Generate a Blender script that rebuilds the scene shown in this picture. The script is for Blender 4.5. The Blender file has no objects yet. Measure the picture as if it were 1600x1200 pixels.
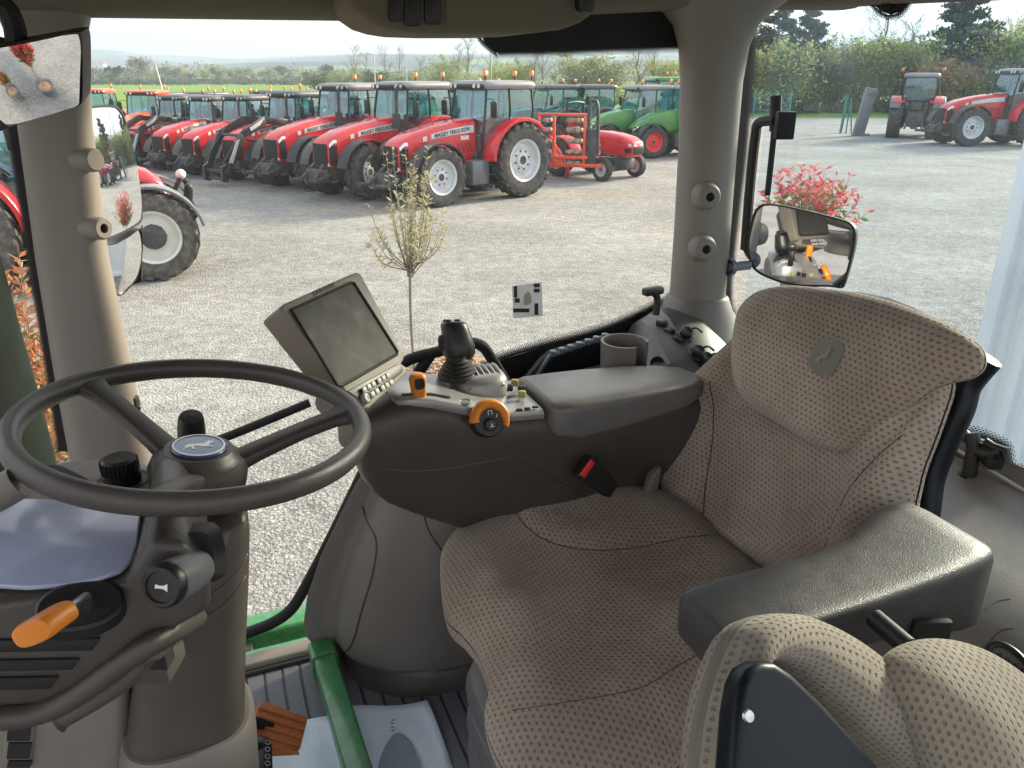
import bpy, bmesh, math, random
from mathutils import Vector, Matrix, Quaternion
from mathutils.bvhtree import BVHTree
rnd = random.Random(7)
SC = bpy.context.scene
COL = SC.collection
V = Vector
# ---------------------------------------------------------------- camera frame
FPX, H, PITCH, U0 = 1208.0, 3.25, math.radians(21.75), 1.35
CP, SP = math.cos(PITCH), math.sin(PITCH)
CAM = V((0, 0, H))
FV = V((-.927, -.375, 0)).normalized()      # the tractor's forward direction
RV = V((FV.y, -FV.x, 0))                    # its right-hand side
UV_ = V((0, 0, 1))
def ray(px, py):
    a = (px-800)/FPX; b = (py-600)/FPX
    return V((a, CP-b*SP, -SP-b*CP))
def T(f, r, u): return FV*f + RV*r + V((0, 0, H-U0+u))
def fru(p): return (p.dot(FV), p.dot(RV), p.z-H+U0)
def pd(px, py, d): return CAM + ray(px, py)*d
def pl(px, py, p0, n):
    v = ray(px, py); return CAM + v*((p0-CAM).dot(n)/v.dot(n))
def onr(px, py, r): return pl(px, py, T(0, r, 0), RV)
def onf(px, py, f): return pl(px, py, T(f, 0, 0), FV)
def onu(px, py, u): return pl(px, py, T(0, 0, u), UV_)
def G(px, py, z=0): return pl(px, py, V((0, 0, z)), UV_)
def pix(p):
    q = V(p)-CAM; d = q.y*CP-q.z*SP; return 800+FPX*q.x/d, 600-FPX*(q.y*SP+q.z*CP)/d
def dirf(f, r, u): return (FV*f + RV*r + UV_*u).normalized()
# ---------------------------------------------------------------- object helpers
ORG = {}
def tag(o, label=None, cat=None, group=None, kind=None):
    if label: o['label'] = label
    if cat: o['category'] = cat
    if group: o['group'] = group
    if kind: o['kind'] = kind
    return o
def thing(name, label, cat, loc=(0, 0, 0), rz=0, group=None, world=False):
    o = bpy.data.objects.new(name, None); COL.objects.link(o)
    o.location = loc; o.rotation_euler = (0, 0, rz); o.empty_display_size = .1
    if world: ORG[o.name] = V(loc)          # children are given in world coordinates
    return tag(o, label, cat, group)
def copy_tree(o, parent=None):
    c = o.copy(); COL.objects.link(c)
    if parent: c.parent = parent
    for ch in list(o.children): copy_tree(ch, c)
    return c
class MB:
    def __init__(s): s.v = []; s.f = []; s.uv = {}; s.flat = set()
    def add(s, vs, fs, uvs=None, M=None):
        k = len(s.v)
        s.v += [(M @ V(p)) if M else V(p) for p in vs]
        for i, f in enumerate(fs):
            if uvs is not None: s.uv[len(s.f)] = [uvs[j] for j in f]
            s.f.append([k+j for j in f])
        return s
    def box(s, c, d, M=None, bev=0, seg=2, R=None):
        bm = bmesh.new(); bmesh.ops.create_cube(bm, size=1)
        for v in bm.verts: v.co = V((v.co.x*d[0], v.co.y*d[1], v.co.z*d[2]))
        if bev: bmesh.ops.bevel(bm, geom=bm.edges[:], offset=min(bev, min(d)*.49), segments=seg, affect='EDGES', profile=.5)
        bm.verts.index_update()
        vs = [(R @ v.co if R else v.co) + V(c) for v in bm.verts]
        s.add(vs, [[v.index for v in f.verts] for f in bm.faces], M=M); bm.free(); return s
    def tube(s, path, rad, n=10, cap=True, closed=False, M=None, flat=1.0, up=None):
        P = [V(p) for p in path]; m = len(P)
        rs = rad if isinstance(rad, (list, tuple)) else [rad]*m
        vs = []; fs = []; prev = None
        for i in range(m):
            if closed: t = P[(i+1) % m]-P[i-1]
            else: t = P[min(i+1, m-1)]-P[max(i-1, 0)]
            t = t.normalized() if t.length > 1e-9 else V((0, 0, 1))
            if prev is None:
                a = V(up) if up else (V((0, 0, 1)) if abs(t.z) < .9 else V((1, 0, 0)))
                x = t.cross(a).normalized()
            else:
                x = (prev - t*prev.dot(t)).normalized()
            prev = x; y = t.cross(x)
            for k in range(n):
                a = 2*math.pi*k/n
                vs.append(P[i]+(x*math.cos(a)+y*math.sin(a)*flat)*rs[i])
        for i in range(m if closed else m-1):
            j = (i+1) % m
            for k in range(n):
                l = (k+1) % n
                fs.append([i*n+k, i*n+l, j*n+l, j*n+k])
        if cap and not closed:
            fs.append(list(range(n))[::-1]); fs.append([(m-1)*n+k for k in range(n)])
        return s.add(vs, fs, M=M)
    def loft(s, rings, cap=True, M=None, closed=True):
        n = len(rings[0]); vs = [p for r in rings for p in r]; fs = []
        for i in range(len(rings)-1):
            for k in range(n if closed else n-1):
                l = (k+1) % n
                fs.append([i*n+k, i*n+l, (i+1)*n+l, (i+1)*n+k])
        if cap:
            fs.append(list(range(n))[::-1]); fs.append([(len(rings)-1)*n+k for k in range(n)])
        return s.add(vs, fs, M=M)
    def lathe(s, prof, c=(0, 0, 0), axis=(0, 0, 1), n=24, M=None, cap=False):
        ax = V(axis).normalized(); a = V((0, 0, 1)) if abs(ax.z) < .9 else V((1, 0, 0))
        x = ax.cross(a).normalized(); y = ax.cross(x); c = V(c)
        rings = [[c+ax*h+(x*math.cos(2*math.pi*k/n)+y*math.sin(2*math.pi*k/n))*r for k in range(n)] for r, h in prof]
        return s.loft(rings, cap=cap, M=M)
    def cyl(s, a, b, r, n=16, r2=None, bev=0):
        a = V(a); b = V(b); L = (b-a).length; r2 = r if r2 is None else r2
        if bev: pr = [(0, 0), (r-bev, 0), (r, bev), (r2, L-bev), (r2-bev, L), (0, L)]
        else: pr = [(0, 0), (r, 0), (r2, L), (0, L)]
        return s.lathe(pr, a, b-a, n)
    def prism(s, pts, d, M=None):
        """pts: 3-D outline, d: depth vector"""
        n = len(pts); d = V(d); vs = [V(p) for p in pts]+[V(p)+d for p in pts]
        fs = [list(range(n)), [n+k for k in range(n)][::-1]]+[[k, n+k, n+(k+1) % n, (k+1) % n] for k in range(n)]
        return s.add(vs, fs, M=M)
    def quad(s, a, b, c, d, uvs=None): return s.add([a, b, c, d], [[0, 1, 2, 3]], uvs)
    def build(s, name, mat, parent=None, smooth=True, angle=40, org=None, bev=0, seg=2, sub=0, world=None, fixn=True):
        me = bpy.data.meshes.new(name)
        o0 = V((0, 0, 0))
        if parent is not None: o0 = ORG.get(parent.name, V((0, 0, 0)))
        elif org is not None: o0 = V(org)
        me.from_pydata([tuple(p-o0) for p in s.v], [], s.f)
        if s.uv:
            ul = me.uv_layers.new(name='UVMap'); dat = ul.data
            for i, p in enumerate(me.polygons):
                u = s.uv.get(i)
                if u:
                    for k, li in enumerate(p.loop_indices): dat[li].uv = u[k]
        if fixn:
            bm = bmesh.new(); bm.from_mesh(me); bmesh.ops.recalc_face_normals(bm, faces=bm.faces); bm.to_mesh(me); bm.free()
        me.update()
        o = bpy.data.objects.new(name, me); COL.objects.link(o)
        for m in (mat if isinstance(mat, (list, tuple)) else [mat]): me.materials.append(m)
        if parent is not None: o.parent = parent; ORG[o.name] = o0
        else: o.location = o0; ORG[o.name] = o0
        if smooth:
            for p in me.polygons: p.use_smooth = True
            me.set_sharp_from_angle(angle=math.radians(angle))
        if bev:
            b = o.modifiers.new('bev', 'BEVEL'); b.width = bev; b.segments = seg; b.limit_method = 'ANGLE'; b.angle_limit = math.radians(38)
            b.harden_normals = False
            for p in me.polygons: p.use_smooth = True
            me.set_sharp_from_angle(angle=math.radians(180))
        if sub:
            m = o.modifiers.new('sub', 'SUBSURF'); m.levels = sub; m.render_levels = sub
        return o
    def bvh(s): return BVHTree.FromPolygons([tuple(p) for p in s.v], s.f)
def spline(pts, n, closed=False):
    P = [V(p) for p in pts]; m = len(P); out = []
    segs = m if closed else m-1
    for i in range(segs):
        if closed: a, b, c, d = P[i-1], P[i], P[(i+1) % m], P[(i+2) % m]
        else: a, b, c, d = P[max(i-1, 0)], P[i], P[i+1], P[min(i+2, m-1)]
        for k in range(n):
            t = k/n
            out.append(.5*((2*b)+(c-a)*t+(2*a-5*b+4*c-d)*t*t+(3*b-a-3*c+d)*t**3))
    if not closed: out.append(P[-1])
    return out
def superring(c, ex, ey, a, b, n=24, p=2.5):
    out = []
    for k in range(n):
        t = 2*math.pi*k/n; x = math.cos(t); y = math.sin(t)
        out.append(V(c)+V(ex)*(a*math.copysign(abs(x)**(2/p), x))+V(ey)*(b*math.copysign(abs(y)**(2/p), y)))
    return out
def on_surf(bvh, px, py, lift=0.0):
    v = ray(px, py).normalized(); h = bvh.ray_cast(CAM, v)
    if h[0] is None: return None
    return h[0]-v*lift
def text_mb(txt, size, origin, ex, ey, align='CENTER', ext=.0005, bold=0, squash=1.0):
    cu = bpy.data.curves.new('t', 'FONT'); cu.body = txt; cu.size = size; cu.align_x = align; cu.align_y = 'CENTER'
    cu.extrude = ext; cu.offset = bold; cu.resolution_u = 3
    ob = bpy.data.objects.new('t', cu); COL.objects.link(ob)
    dg = bpy.context.evaluated_depsgraph_get(); me = bpy.data.meshes.new_from_object(ob.evaluated_get(dg))
    ex = V(ex).normalized(); ey = V(ey).normalized(); ez = ex.cross(ey); m = MB()
    m.add([V(origin)+ex*v.co.x*squash+ey*v.co.y+ez*v.co.z for v in me.vertices], [list(p.vertices) for p in me.polygons])
    bpy.data.objects.remove(ob); bpy.data.meshes.remove(me); return m
# ---------------------------------------------------------------- materials
def lin(h):
    h = h.lstrip('#'); c = [int(h[i:i+2], 16)/255 for i in (0, 2, 4)]
    return tuple(x/12.92 if x <= .04045 else ((x+.055)/1.055)**2.4 for x in c)
class NT:
    def __init__(s, name):
        s.m = bpy.data.materials.new(name); s.m.use_nodes = True; s.t = s.m.node_tree; s.n = s.t.nodes; s.l = s.t.links
        s.bs = s.n['Principled BSDF']; s.out = s.n['Material Output']
    def new(s, t, **kw):
        x = s.n.new(t)
        for k, v in kw.items(): setattr(x, k, v)
        return x
    def link(s, a, b): s.l.new(a, b)
    def coord(s, kind='Object', scale=None):
        c = s.new('ShaderNodeTexCoord').outputs[kind]
        if scale:
            mp = s.new('ShaderNodeMapping'); mp.inputs['Scale'].default_value = scale; s.link(c, mp.inputs['Vector']); return mp.outputs[0]
        return c
    def noise(s, vec, scale, detail=4, rough=.55):
        x = s.new('ShaderNodeTexNoise'); x.inputs['Scale'].default_value = scale; x.inputs['Detail'].default_value = detail; x.inputs['Roughness'].default_value = rough
        if vec is not None: s.link(vec, x.inputs['Vector'])
        return x.outputs['Fac']
    def ramp(s, fac, stops, interp='LINEAR'):
        r = s.new('ShaderNodeValToRGB'); r.color_ramp.interpolation = interp; e = r.color_ramp.elements
        while len(e) < len(stops): e.new(.5)
        for q, (p, c) in zip(e, stops): q.position = p; q.color = (c[0], c[1], c[2], 1) if not isinstance(c, (int, float)) else (c, c, c, 1)
        s.link(fac, r.inputs[0]); return r.outputs[0]
    def mix(s, fac, a, b, mode='MIX'):
        x = s.new('ShaderNodeMix', data_type='RGBA', blend_type=mode)
        for inp, v in ((x.inputs[0], fac), (x.inputs[6], a), (x.inputs[7], b)):
            if hasattr(v, 'is_linked'): s.link(v, inp)
            elif isinstance(v, (int, float)): inp.default_value = v
            else: inp.default_value = (v[0], v[1], v[2], 1)
        return x.outputs[2]
    def math(s, op, a, b=None, c=None):
        x = s.new('ShaderNodeMath', operation=op)
        for i, v in enumerate((a, b, c)):
            if v is None: continue
            if hasattr(v, 'is_linked'): s.link(v, x.inputs[i])
            else: x.inputs[i].default_value = v
        return x.outputs[0]
    def bump(s, h, strength=.2, dist=.01):
        b = s.new('ShaderNodeBump'); b.inputs['Strength'].default_value = strength; b.inputs['Distance'].default_value = dist
        s.link(h, b.inputs['Height']); s.link(b.outputs[0], s.bs.inputs['Normal']); return b
    def set(s, **kw):
        for k, v in kw.items():
            i = s.bs.inputs[k]
            if hasattr(v, 'is_linked'): s.link(v, i)
            elif isinstance(v, tuple) and len(v) == 3: i.default_value = (*v, 1)
            else: i.default_value = v
        return s
def plain(name, col, rough=.5, metal=0.0, var=.12, vs=3.0, bump=0.0, bs=400, spec=.5, dust=0.0, coat=0.0):
    t = NT(name); co = t.coord()
    n = t.noise(co, vs, 5, .6)
    lo = tuple(c*(1-var) for c in col); hi = tuple(min(1, c*(1+var)) for c in col)
    c = t.ramp(n, [(.3, lo), (.7, hi)])
    if dust:
        d = t.ramp(t.noise(co, vs*2.3, 6, .7), [(.45, 0.0), (.8, 1.0)])
        c = t.mix(t.math('MULTIPLY', d, dust), c, (.36, .33, .28))
    r = t.ramp(t.noise(co, vs*4, 3), [(.3, max(0, rough-.07)), (.7, min(1, rough+.07))])
    t.set(**{'Base Color': c, 'Roughness': r, 'Metallic': metal, 'Specular IOR Level': spec})
    if coat: t.set(**{'Coat Weight': coat, 'Coat Roughness': .05})
    if bump: t.bump(t.noise(co, bs, 2), bump, .002)
    return t.m
M = {}
M['pillar'] = plain('beige_plastic', (.22, .20, .175), .55, var=.05, bump=.25, bs=900)
M['liner'] = plain('headliner', (.165, .145, .11), .9, var=.05, bump=.3, bs=700, spec=.2)
M['taupe'] = plain('taupe_plastic', (.056, .047, .042), .36, var=.16, bump=.28, bs=520, dust=.06)
M['dark'] = plain('dark_taupe_plastic', (.066, .056, .050), .40, var=.18, bump=.3, bs=520, dust=.05)
M['mid'] = plain('grey_taupe_plastic', (.155, .140, .128), .42, var=.10, bump=.3, bs=520, dust=.09)
M['black'] = plain('black_plastic', (.014, .014, .015), .38, var=.15, bump=.15, bs=900)
M['matte'] = plain('matte_black', (.010, .010, .011), .7, var=.15)
M['rubber'] = plain('rubber', (.022, .021, .021), .75, var=.2, vs=8, dust=.10)
M['silver'] = plain('silver_plastic', (.30, .29, .285), .35, metal=.35, var=.06, dust=.12, vs=8)
M['beige'] = plain('monitor_beige', (.21, .178, .142), .5, var=.05, bump=.3, bs=900)
M['orange'] = plain('orange_plastic', (.62, .19, .012), .42, var=.1, vs=20)
M['brown_rubber'] = plain('orange_brown_rubber', (.42, .13, .04), .7, var=.15, vs=20)
M['redb'] = plain('red_button', (.75, .03, .03), .4, var=.05)
M['steel'] = plain('steel', (.55, .55, .55), .3, metal=1, var=.1)
M['white'] = plain('white_print', (.8, .8, .8), .5, var=.03)
M['ink'] = plain('dark_print', (.03, .03, .035), .6, var=.05)
M['blue'] = plain('badge_blue', (.035, .07, .19), .25, var=.1, coat=.5)
M['greenp'] = plain('green_paint', (.018, .18, .055), .35, var=.2, vs=14, dust=.35, coat=.3)
M['dkgreen'] = plain('dark_green_paint', (.006, .012, .009), .7, var=.15, vs=6, dust=.0, spec=.12)
M['blueblack'] = plain('blue_black_shell', (.004, .007, .013), .35, var=.15, spec=.25)
M['chrome'] = NT('mirror_glass').set(**{'Base Color': (.86, .88, .9), 'Metallic': 1.0, 'Roughness': .02}).m
M['latch'] = plain('clear_grey', (.16, .19, .23), .2, var=.1)
def m_paint(name, col):
    return plain(name, col, .3, var=.1, vs=1.2, coat=.6, dust=.10)
M['mfred'] = m_paint('red_paint', (.60, .012, .022))
M['fgreen'] = m_paint('bright_green_paint', (.055, .24, .035))
M['korange'] = m_paint('orange_paint', (.78, .11, .02))
M['seedred'] = m_paint('orange_red_paint', (.80, .07, .02))
M['fgrey'] = m_paint('grey_paint', (.12, .13, .14))
M['roofgrey'] = plain('roof_grey', (.23, .24, .255), .45, var=.08, vs=2, dust=.15)
M['roofdark'] = plain('roof_dark', (.10, .11, .12), .45, var=.1, vs=2, dust=.15)
M['rimsilver'] = plain('rim_silver', (.60, .62, .65), .45, metal=.2, var=.08, vs=5, dust=.2)
M['rimcream'] = plain('rim_cream', (.72, .72, .66), .45, var=.08, vs=5, dust=.1)
M['rimred'] = plain('rim_red', (.70, .05, .06), .45, var=.08, vs=5)
M['chassis'] = plain('chassis_dark', (.05, .052, .056), .6, var=.35, vs=3, dust=.25)
M['tyre'] = plain('tyre_rubber', (.040, .040, .041), .85, var=.3, vs=4, dust=.30)
M['tyre_mud'] = plain('dusty_tyre_rubber', (.075, .068, .06), .9, var=.3, vs=4, dust=.5)
M['lamp'] = plain('lamp_glass', (.75, .77, .8), .12, metal=.4, var=.2, vs=30)
M['amber'] = plain('amber_lens', (.85, .25, .02), .25, var=.1)
M['amberred'] = plain('red_lens', (.8, .06, .03), .25, var=.1)
def glassmat(name, tint, gl, rough=0.0):
    t = NT(name); tr = t.new('ShaderNodeBsdfTransparent'); tr.inputs[0].default_value = (*tint, 1)
    g = t.new('ShaderNodeBsdfGlossy'); g.inputs['Roughness'].default_value = rough; g.inputs[0].default_value = (.9, .95, 1, 1)
    mx = t.new('ShaderNodeMixShader'); mx.inputs[0].default_value = gl
    t.link(tr.outputs[0], mx.inputs[1]); t.link(g.outputs[0], mx.inputs[2]); t.link(mx.outputs[0], t.out.inputs[0]); return t.m
def dirty(name, tint, gl, lo, hi):
    m = glassmat(name, tint, gl); t = m.node_tree; o = t.nodes['Material Output']; src = o.inputs[0].links[0].from_socket
    d = t.nodes.new('ShaderNodeBsdfDiffuse'); d.inputs[0].default_value = (.8, .8, .78, 1); mx = t.nodes.new('ShaderNodeMixShader')
    tc = t.nodes.new('ShaderNodeTexCoord'); mp = t.nodes.new('ShaderNodeMapping'); mp.inputs['Scale'].default_value = (3, 3, 1.2); mp.inputs['Rotation'].default_value = (0, .5, 0); t.links.new(tc.outputs['Object'], mp.inputs[0])
    n = t.nodes.new('ShaderNodeTexNoise'); n.inputs['Scale'].default_value = 1.6; n.inputs['Detail'].default_value = 7; n.inputs['Roughness'].default_value = .7; t.links.new(mp.outputs[0], n.inputs[0])
    r = t.nodes.new('ShaderNodeMapRange'); r.inputs[1].default_value = .42; r.inputs[2].default_value = .72; r.inputs[3].default_value = lo; r.inputs[4].default_value = hi; t.links.new(n.outputs[0], r.inputs[0])
    t.links.new(r.outputs[0], mx.inputs[0]); t.links.new(src, mx.inputs[1]); t.links.new(d.outputs[0], mx.inputs[2]); t.links.new(mx.outputs[0], o.inputs[0]); return m
M['pane'] = dirty('cab_glass', (.97, .99, .985), .022, .002, .028)
M['pane_blue'] = dirty('tinted_cab_glass', (.80, .93, 1.0), .045, .02, .09)
M['tglass'] = glassmat('teal_tractor_glass', (.34, .66, .72), .18, .03)
def m_frit():
    t = NT('frit_dots'); uv = t.coord('UV'); sx = t.new('ShaderNodeSeparateXYZ'); t.link(uv, sx.inputs[0])
    u = t.math('MULTIPLY', sx.outputs[0], 1.0); v = sx.outputs[1]          # u in dot pitches, v in dot rows, 0 solid edge .. 6 free edge
    row = t.math('FLOOR', v); odd = t.math('MODULO', row, 2.0)
    uu = t.math('ADD', u, t.math('MULTIPLY', odd, .5))
    fx = t.math('SUBTRACT', t.math('FRACT', uu), .5); fy = t.math('SUBTRACT', t.math('FRACT', v), .5)
    d = t.math('SQRT', t.math('ADD', t.math('MULTIPLY', fx, fx), t.math('MULTIPLY', fy, fy)))
    rad = t.math('SUBTRACT', .70, t.math('MULTIPLY', row, .085))
    a = t.math('LESS_THAN', d, rad)
    t.set(**{'Base Color': (.006, .006, .007), 'Roughness': .4, 'Alpha': a}); return t.m
M['frit'] = m_frit()
def m_fabric(name, base, dot, wear, pitch=.0105):
    """knitted seat cloth: staggered dark dimples, fine yarn noise, worn brown patches"""
    t = NT(name); uv = t.coord('UV'); sx = t.new('ShaderNodeSeparateXYZ'); t.link(uv, sx.inputs[0])
    wob = t.noise(uv, 60, 3); w = t.math('MULTIPLY', t.math('SUBTRACT', wob, .5), .35)
    u = t.math('ADD', t.math('DIVIDE', sx.outputs[0], pitch), w); v = t.math('ADD', t.math('DIVIDE', sx.outputs[1], pitch*.80), w)
    row = t.math('FLOOR', v); odd = t.math('ABSOLUTE', t.math('MODULO', row, 2.0))
    fx = t.math('SUBTRACT', t.math('FRACT', t.math('ADD', u, t.math('MULTIPLY', odd, .5))), .5)
    fy = t.math('SUBTRACT', t.math('FRACT', v), .5)
    d = t.math('ADD', t.math('MULTIPLY', t.math('MULTIPLY', fx, fx), 1.3), t.math('MULTIPLY', t.math('MULTIPLY', fy, fy), 1.6))
    dots = t.ramp(d, [(.02, 1.0), (.13, 0.0)])
    yarn = t.noise(uv, 900, 2)
    pn = t.ramp(t.noise(uv, 4.5, 4, .6), [(.38, 0.0), (.7, 1.0)])
    b = t.mix(pn, base, wear)
    b = t.mix(.55, b, t.mix(yarn, tuple(c*.55 for c in base), tuple(min(1, c*1.5) for c in base)))
    lo_ = t.noise(uv, 11, 4, .6); grime = t.ramp(t.noise(uv, 2.3, 5, .65), [(.32, 1.0), (.60, .60)])
    c = t.mix(t.math('MULTIPLY', dots, .72), b, dot); c = t.mix(1.0, c, grime, 'MULTIPLY')
    t.set(**{'Base Color': c, 'Roughness': .95, 'Specular IOR Level': .15, 'Sheen Weight': .25, 'Sheen Roughness': .5})
    h = t.math('ADD', t.math('MULTIPLY', dots, -1.0), t.math('MULTIPLY', yarn, .55)); h = t.math('ADD', h, t.math('MULTIPLY', lo_, 3.2)); t.bump(h, .75, .003); return t.m
M['fabric'] = m_fabric('seat_cloth', (.50, .41, .335), (.18, .135, .105), (.46, .325, .23), .0112)
M['fabric2'] = m_fabric('seat_cloth_light', (.36, .32, .255), (.17, .142, .112), (.30, .24, .17), .0092)
def m_mat():
    t = NT('ribbed_floor_mat'); co = t.coord(); w = t.new('ShaderNodeTexWave'); w.bands_direction = 'X'
    mp = t.new('ShaderNodeMapping'); mp.inputs['Rotation'].default_value = (0, 0, -math.atan2(FV.y, FV.x)); t.link(co, mp.inputs[0]); t.link(mp.outputs[0], w.inputs[0])
    w.inputs['Scale'].default_value = 7.5; w.inputs['Distortion'].default_value = .15
    g = t.ramp(w.outputs['Fac'], [(.0, 0.0), (.12, 1.0)])
    n = t.noise(co, 9, 6, .7)
    c = t.mix(n, (.07, .075, .09), (.17, .18, .21)); c = t.mix(t.math('SUBTRACT', 1.0, g), c, (.02, .02, .025))
    t.set(**{'Base Color': c, 'Roughness': .6}); t.bump(g, .5, .004); return t.m
M['mat'] = m_mat()
def m_screen():
    t = NT('smudged_screen'); co = t.coord(); n = t.noise(co, 16, 6, .65); v = t.new('ShaderNodeTexVoronoi'); v.inputs['Scale'].default_value = 26; t.link(co, v.inputs['Vector'])
    sm = t.ramp(v.outputs['Distance'], [(.05, 1.0), (.32, 0.0)]); sp = t.noise(co, 500, 1)
    c = t.mix(n, (.034, .036, .036), (.075, .066, .055)); c = t.mix(t.math('MULTIPLY', sm, .12), c, (.30, .28, .24))
    c = t.mix(t.math('MULTIPLY', t.ramp(sp, [(.62, 0.0), (.75, 1.0)]), .16), c, (.4, .38, .34))
    t.set(**{'Base Color': c, 'Roughness': t.ramp(n, [(.3, .42), (.8, .62)]), 'Specular IOR Level': .10}); return t.m
M['screen'] = m_screen()
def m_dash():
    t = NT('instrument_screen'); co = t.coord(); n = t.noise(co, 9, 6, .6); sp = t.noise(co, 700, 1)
    c = t.mix(n, (.27, .31, .47), (.38, .41, .56)); c = t.mix(t.math('MULTIPLY', t.ramp(sp, [(.6, 0.0), (.72, 1.0)]), .3), c, (.3, .32, .38))  # pale blue-lilac base stands in for sky glare on the screen
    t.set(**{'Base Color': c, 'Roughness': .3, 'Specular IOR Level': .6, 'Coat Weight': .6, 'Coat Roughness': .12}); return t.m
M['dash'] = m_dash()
M['keygrey'] = plain('key_grey', (.30, .29, .27), .45, var=.06)
M['yel'] = plain('yellow_cap', (.34, .28, .10), .5, var=.1)
M['seam'] = plain('seam_thread', (.060, .048, .042), .9, var=.1)
M['patch'] = plain('badge_patch', (.17, .162, .128), .6, var=.08)
M['patchd'] = plain('badge_relief', (.24, .23, .19), .5, var=.08)
M['bellows'] = plain('grey_bellows', (.13, .13, .14), .55, var=.1)
M['lid'] = plain('worn_armrest_vinyl', (.056, .053, .053), .40, var=.14, vs=10, bump=.4, bs=560)
M['lidtop'] = plain('worn_sheen_vinyl', (.135, .128, .124), .34, var=.12, vs=12, bump=.3, bs=560)  # worn vinyl, base colour lightened to imitate sheen on the lid
M['cont'] = plain('container_white', (.78, .79, .80), .45, var=.05, vs=.8, dust=.06)
def m_paper():
    t = NT('paper'); co = t.coord(); n = t.noise(co, 7, 5, .6); c = t.mix(n, (.50, .62, .76), (.72, .80, .88)); t.set(**{'Base Color': c, 'Roughness': .85}); t.bump(n, .5, .02); return t.m
M['paper'] = m_paper()
def m_sole():
    t = NT('printed_mesh'); co = t.coord(); ck = t.new('ShaderNodeTexChecker'); ck.inputs['Scale'].default_value = 330; t.link(co, ck.inputs[0]); t.set(**{'Base Color': t.mix(ck.outputs['Fac'], (.06, .07, .09), (.35, .42, .52)), 'Roughness': .8}); return t.m
M['soleprint'] = m_sole()
# ================================================================ outside
def m_gravel():
    t = NT('gravel'); co = t.coord()
    v1 = t.new('ShaderNodeTexVoronoi'); v1.inputs['Scale'].default_value = 33; t.link(co, v1.inputs['Vector'])
    v2 = t.new('ShaderNodeTexVoronoi'); v2.inputs['Scale'].default_value = 80; t.link(co, v2.inputs['Vector'])
    hue = t.new('ShaderNodeSeparateColor'); t.link(v1.outputs['Color'], hue.inputs[0])
    hue2 = t.new('ShaderNodeSeparateColor'); t.link(v2.outputs['Color'], hue2.inputs[0])
    s = t.ramp(hue.outputs[0], [(0, (.15, .15, .145)), (.4, (.33, .325, .31)), (.8, (.46, .455, .43)), (1, (.68, .66, .62))])
    s2 = t.ramp(hue2.outputs[0], [(0, (.22, .22, .215)), (.5, (.38, .375, .36)), (1, (.58, .565, .53))])
    c = t.mix(.5, s, s2)
    gap = t.ramp(v1.outputs['Distance'], [(.35, 0.0), (.75, 1.0)])
    c = t.mix(t.math('MULTIPLY', gap, .6), c, (.12, .122, .124))
    big = t.noise(co, .33, 5, .62); c = t.mix(t.ramp(big, [(.38, .0), (.66, .6)]), c, (.50, .505, .49)); wet = t.noise(co, .12, 4, .6); c = t.mix(t.ramp(wet, [(.50, 0.0), (.66, .30)]), c, (.24, .243, .24))
    mid = t.noise(co, 1.7, 5, .6); c = t.mix(t.ramp(mid, [(.42, .0), (.72, .42)]), c, (.25, .256, .255))
    # streaks left by tyres, long and thin
    st = t.noise(t.coord('Object', (.22, .62, 1)), .8, 5, .65); c = t.mix(t.ramp(st, [(.50, .0), (.74, .28)]), c, (.57, .575, .56))
    tan = t.noise(t.coord('Object', (.35, .8, 1)), .42, 4, .6); c = t.mix(t.ramp(tan, [(.58, .0), (.70, .55)]), c, (.47, .375, .25))
    moss = t.noise(co, .75, 6, .7); c = t.mix(t.ramp(moss, [(.66, .0), (.76, .5)]), c, (.20, .21, .10))
    sp = t.noise(co, 4.5, 8, .8); c = t.mix(1.0, c, t.ramp(sp, [(.36, (.62, .63, .64)), (.62, (1.05, 1.05, 1.05))]), 'MULTIPLY'); c = t.mix(1.0, c, (.97, .98, .985), 'MULTIPLY')
    t.set(**{'Base Color': c, 'Roughness': .95, 'Specular IOR Level': .2})
    h = t.math('ADD', t.math('MULTIPLY', v1.outputs['Distance'], -1.0), t.math('MULTIPLY', v2.outputs['Distance'], -.5))
    h = t.math('ADD', h, t.math('MULTIPLY', mid, 1.2)); t.bump(h, .9, .02); return t.m
def m_grass(name, a, b, c3, s1=.03, s2=2.5, rough=.95):
    t = NT(name); co = t.coord(); n1 = t.noise(co, s1, 5, .6); n2 = t.noise(co, s2, 6, .7)
    c = t.mix(t.ramp(n1, [(.35, 0.0), (.65, 1.0)]), a, b); c = t.mix(t.ramp(n2, [(.45, 0.0), (.75, .8)]), c, c3)
    t.set(**{'Base Color': c, 'Roughness': rough, 'Specular IOR Level': .1}); t.bump(n2, .6, .05); return t.m
def m_hills():
    t = NT('far_fields'); co = t.coord(); v = t.new('ShaderNodeTexVoronoi'); v.inputs['Scale'].default_value = .0042; t.link(t.coord('Object', (1, .55, 1)), v.inputs['Vector'])
    s = t.new('ShaderNodeSeparateColor'); t.link(v.outputs['Color'], s.inputs[0])
    c = t.ramp(s.outputs[0], [(0, (.028, .055, .026)), (.45, (.05, .085, .03)), (.6, (.10, .17, .045)), (.8, (.13, .22, .05)), (1, (.14, .15, .08))], 'CONSTANT')
    w = t.noise(co, .012, 6, .65); c = t.mix(t.ramp(w, [(.47, 0.0), (.53, 1.0)]), c, (.022, .040, .022))
    t.set(**{'Base Color': c, 'Roughness': 1.0, 'Specular IOR Level': 0.0}); return t.m
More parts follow.
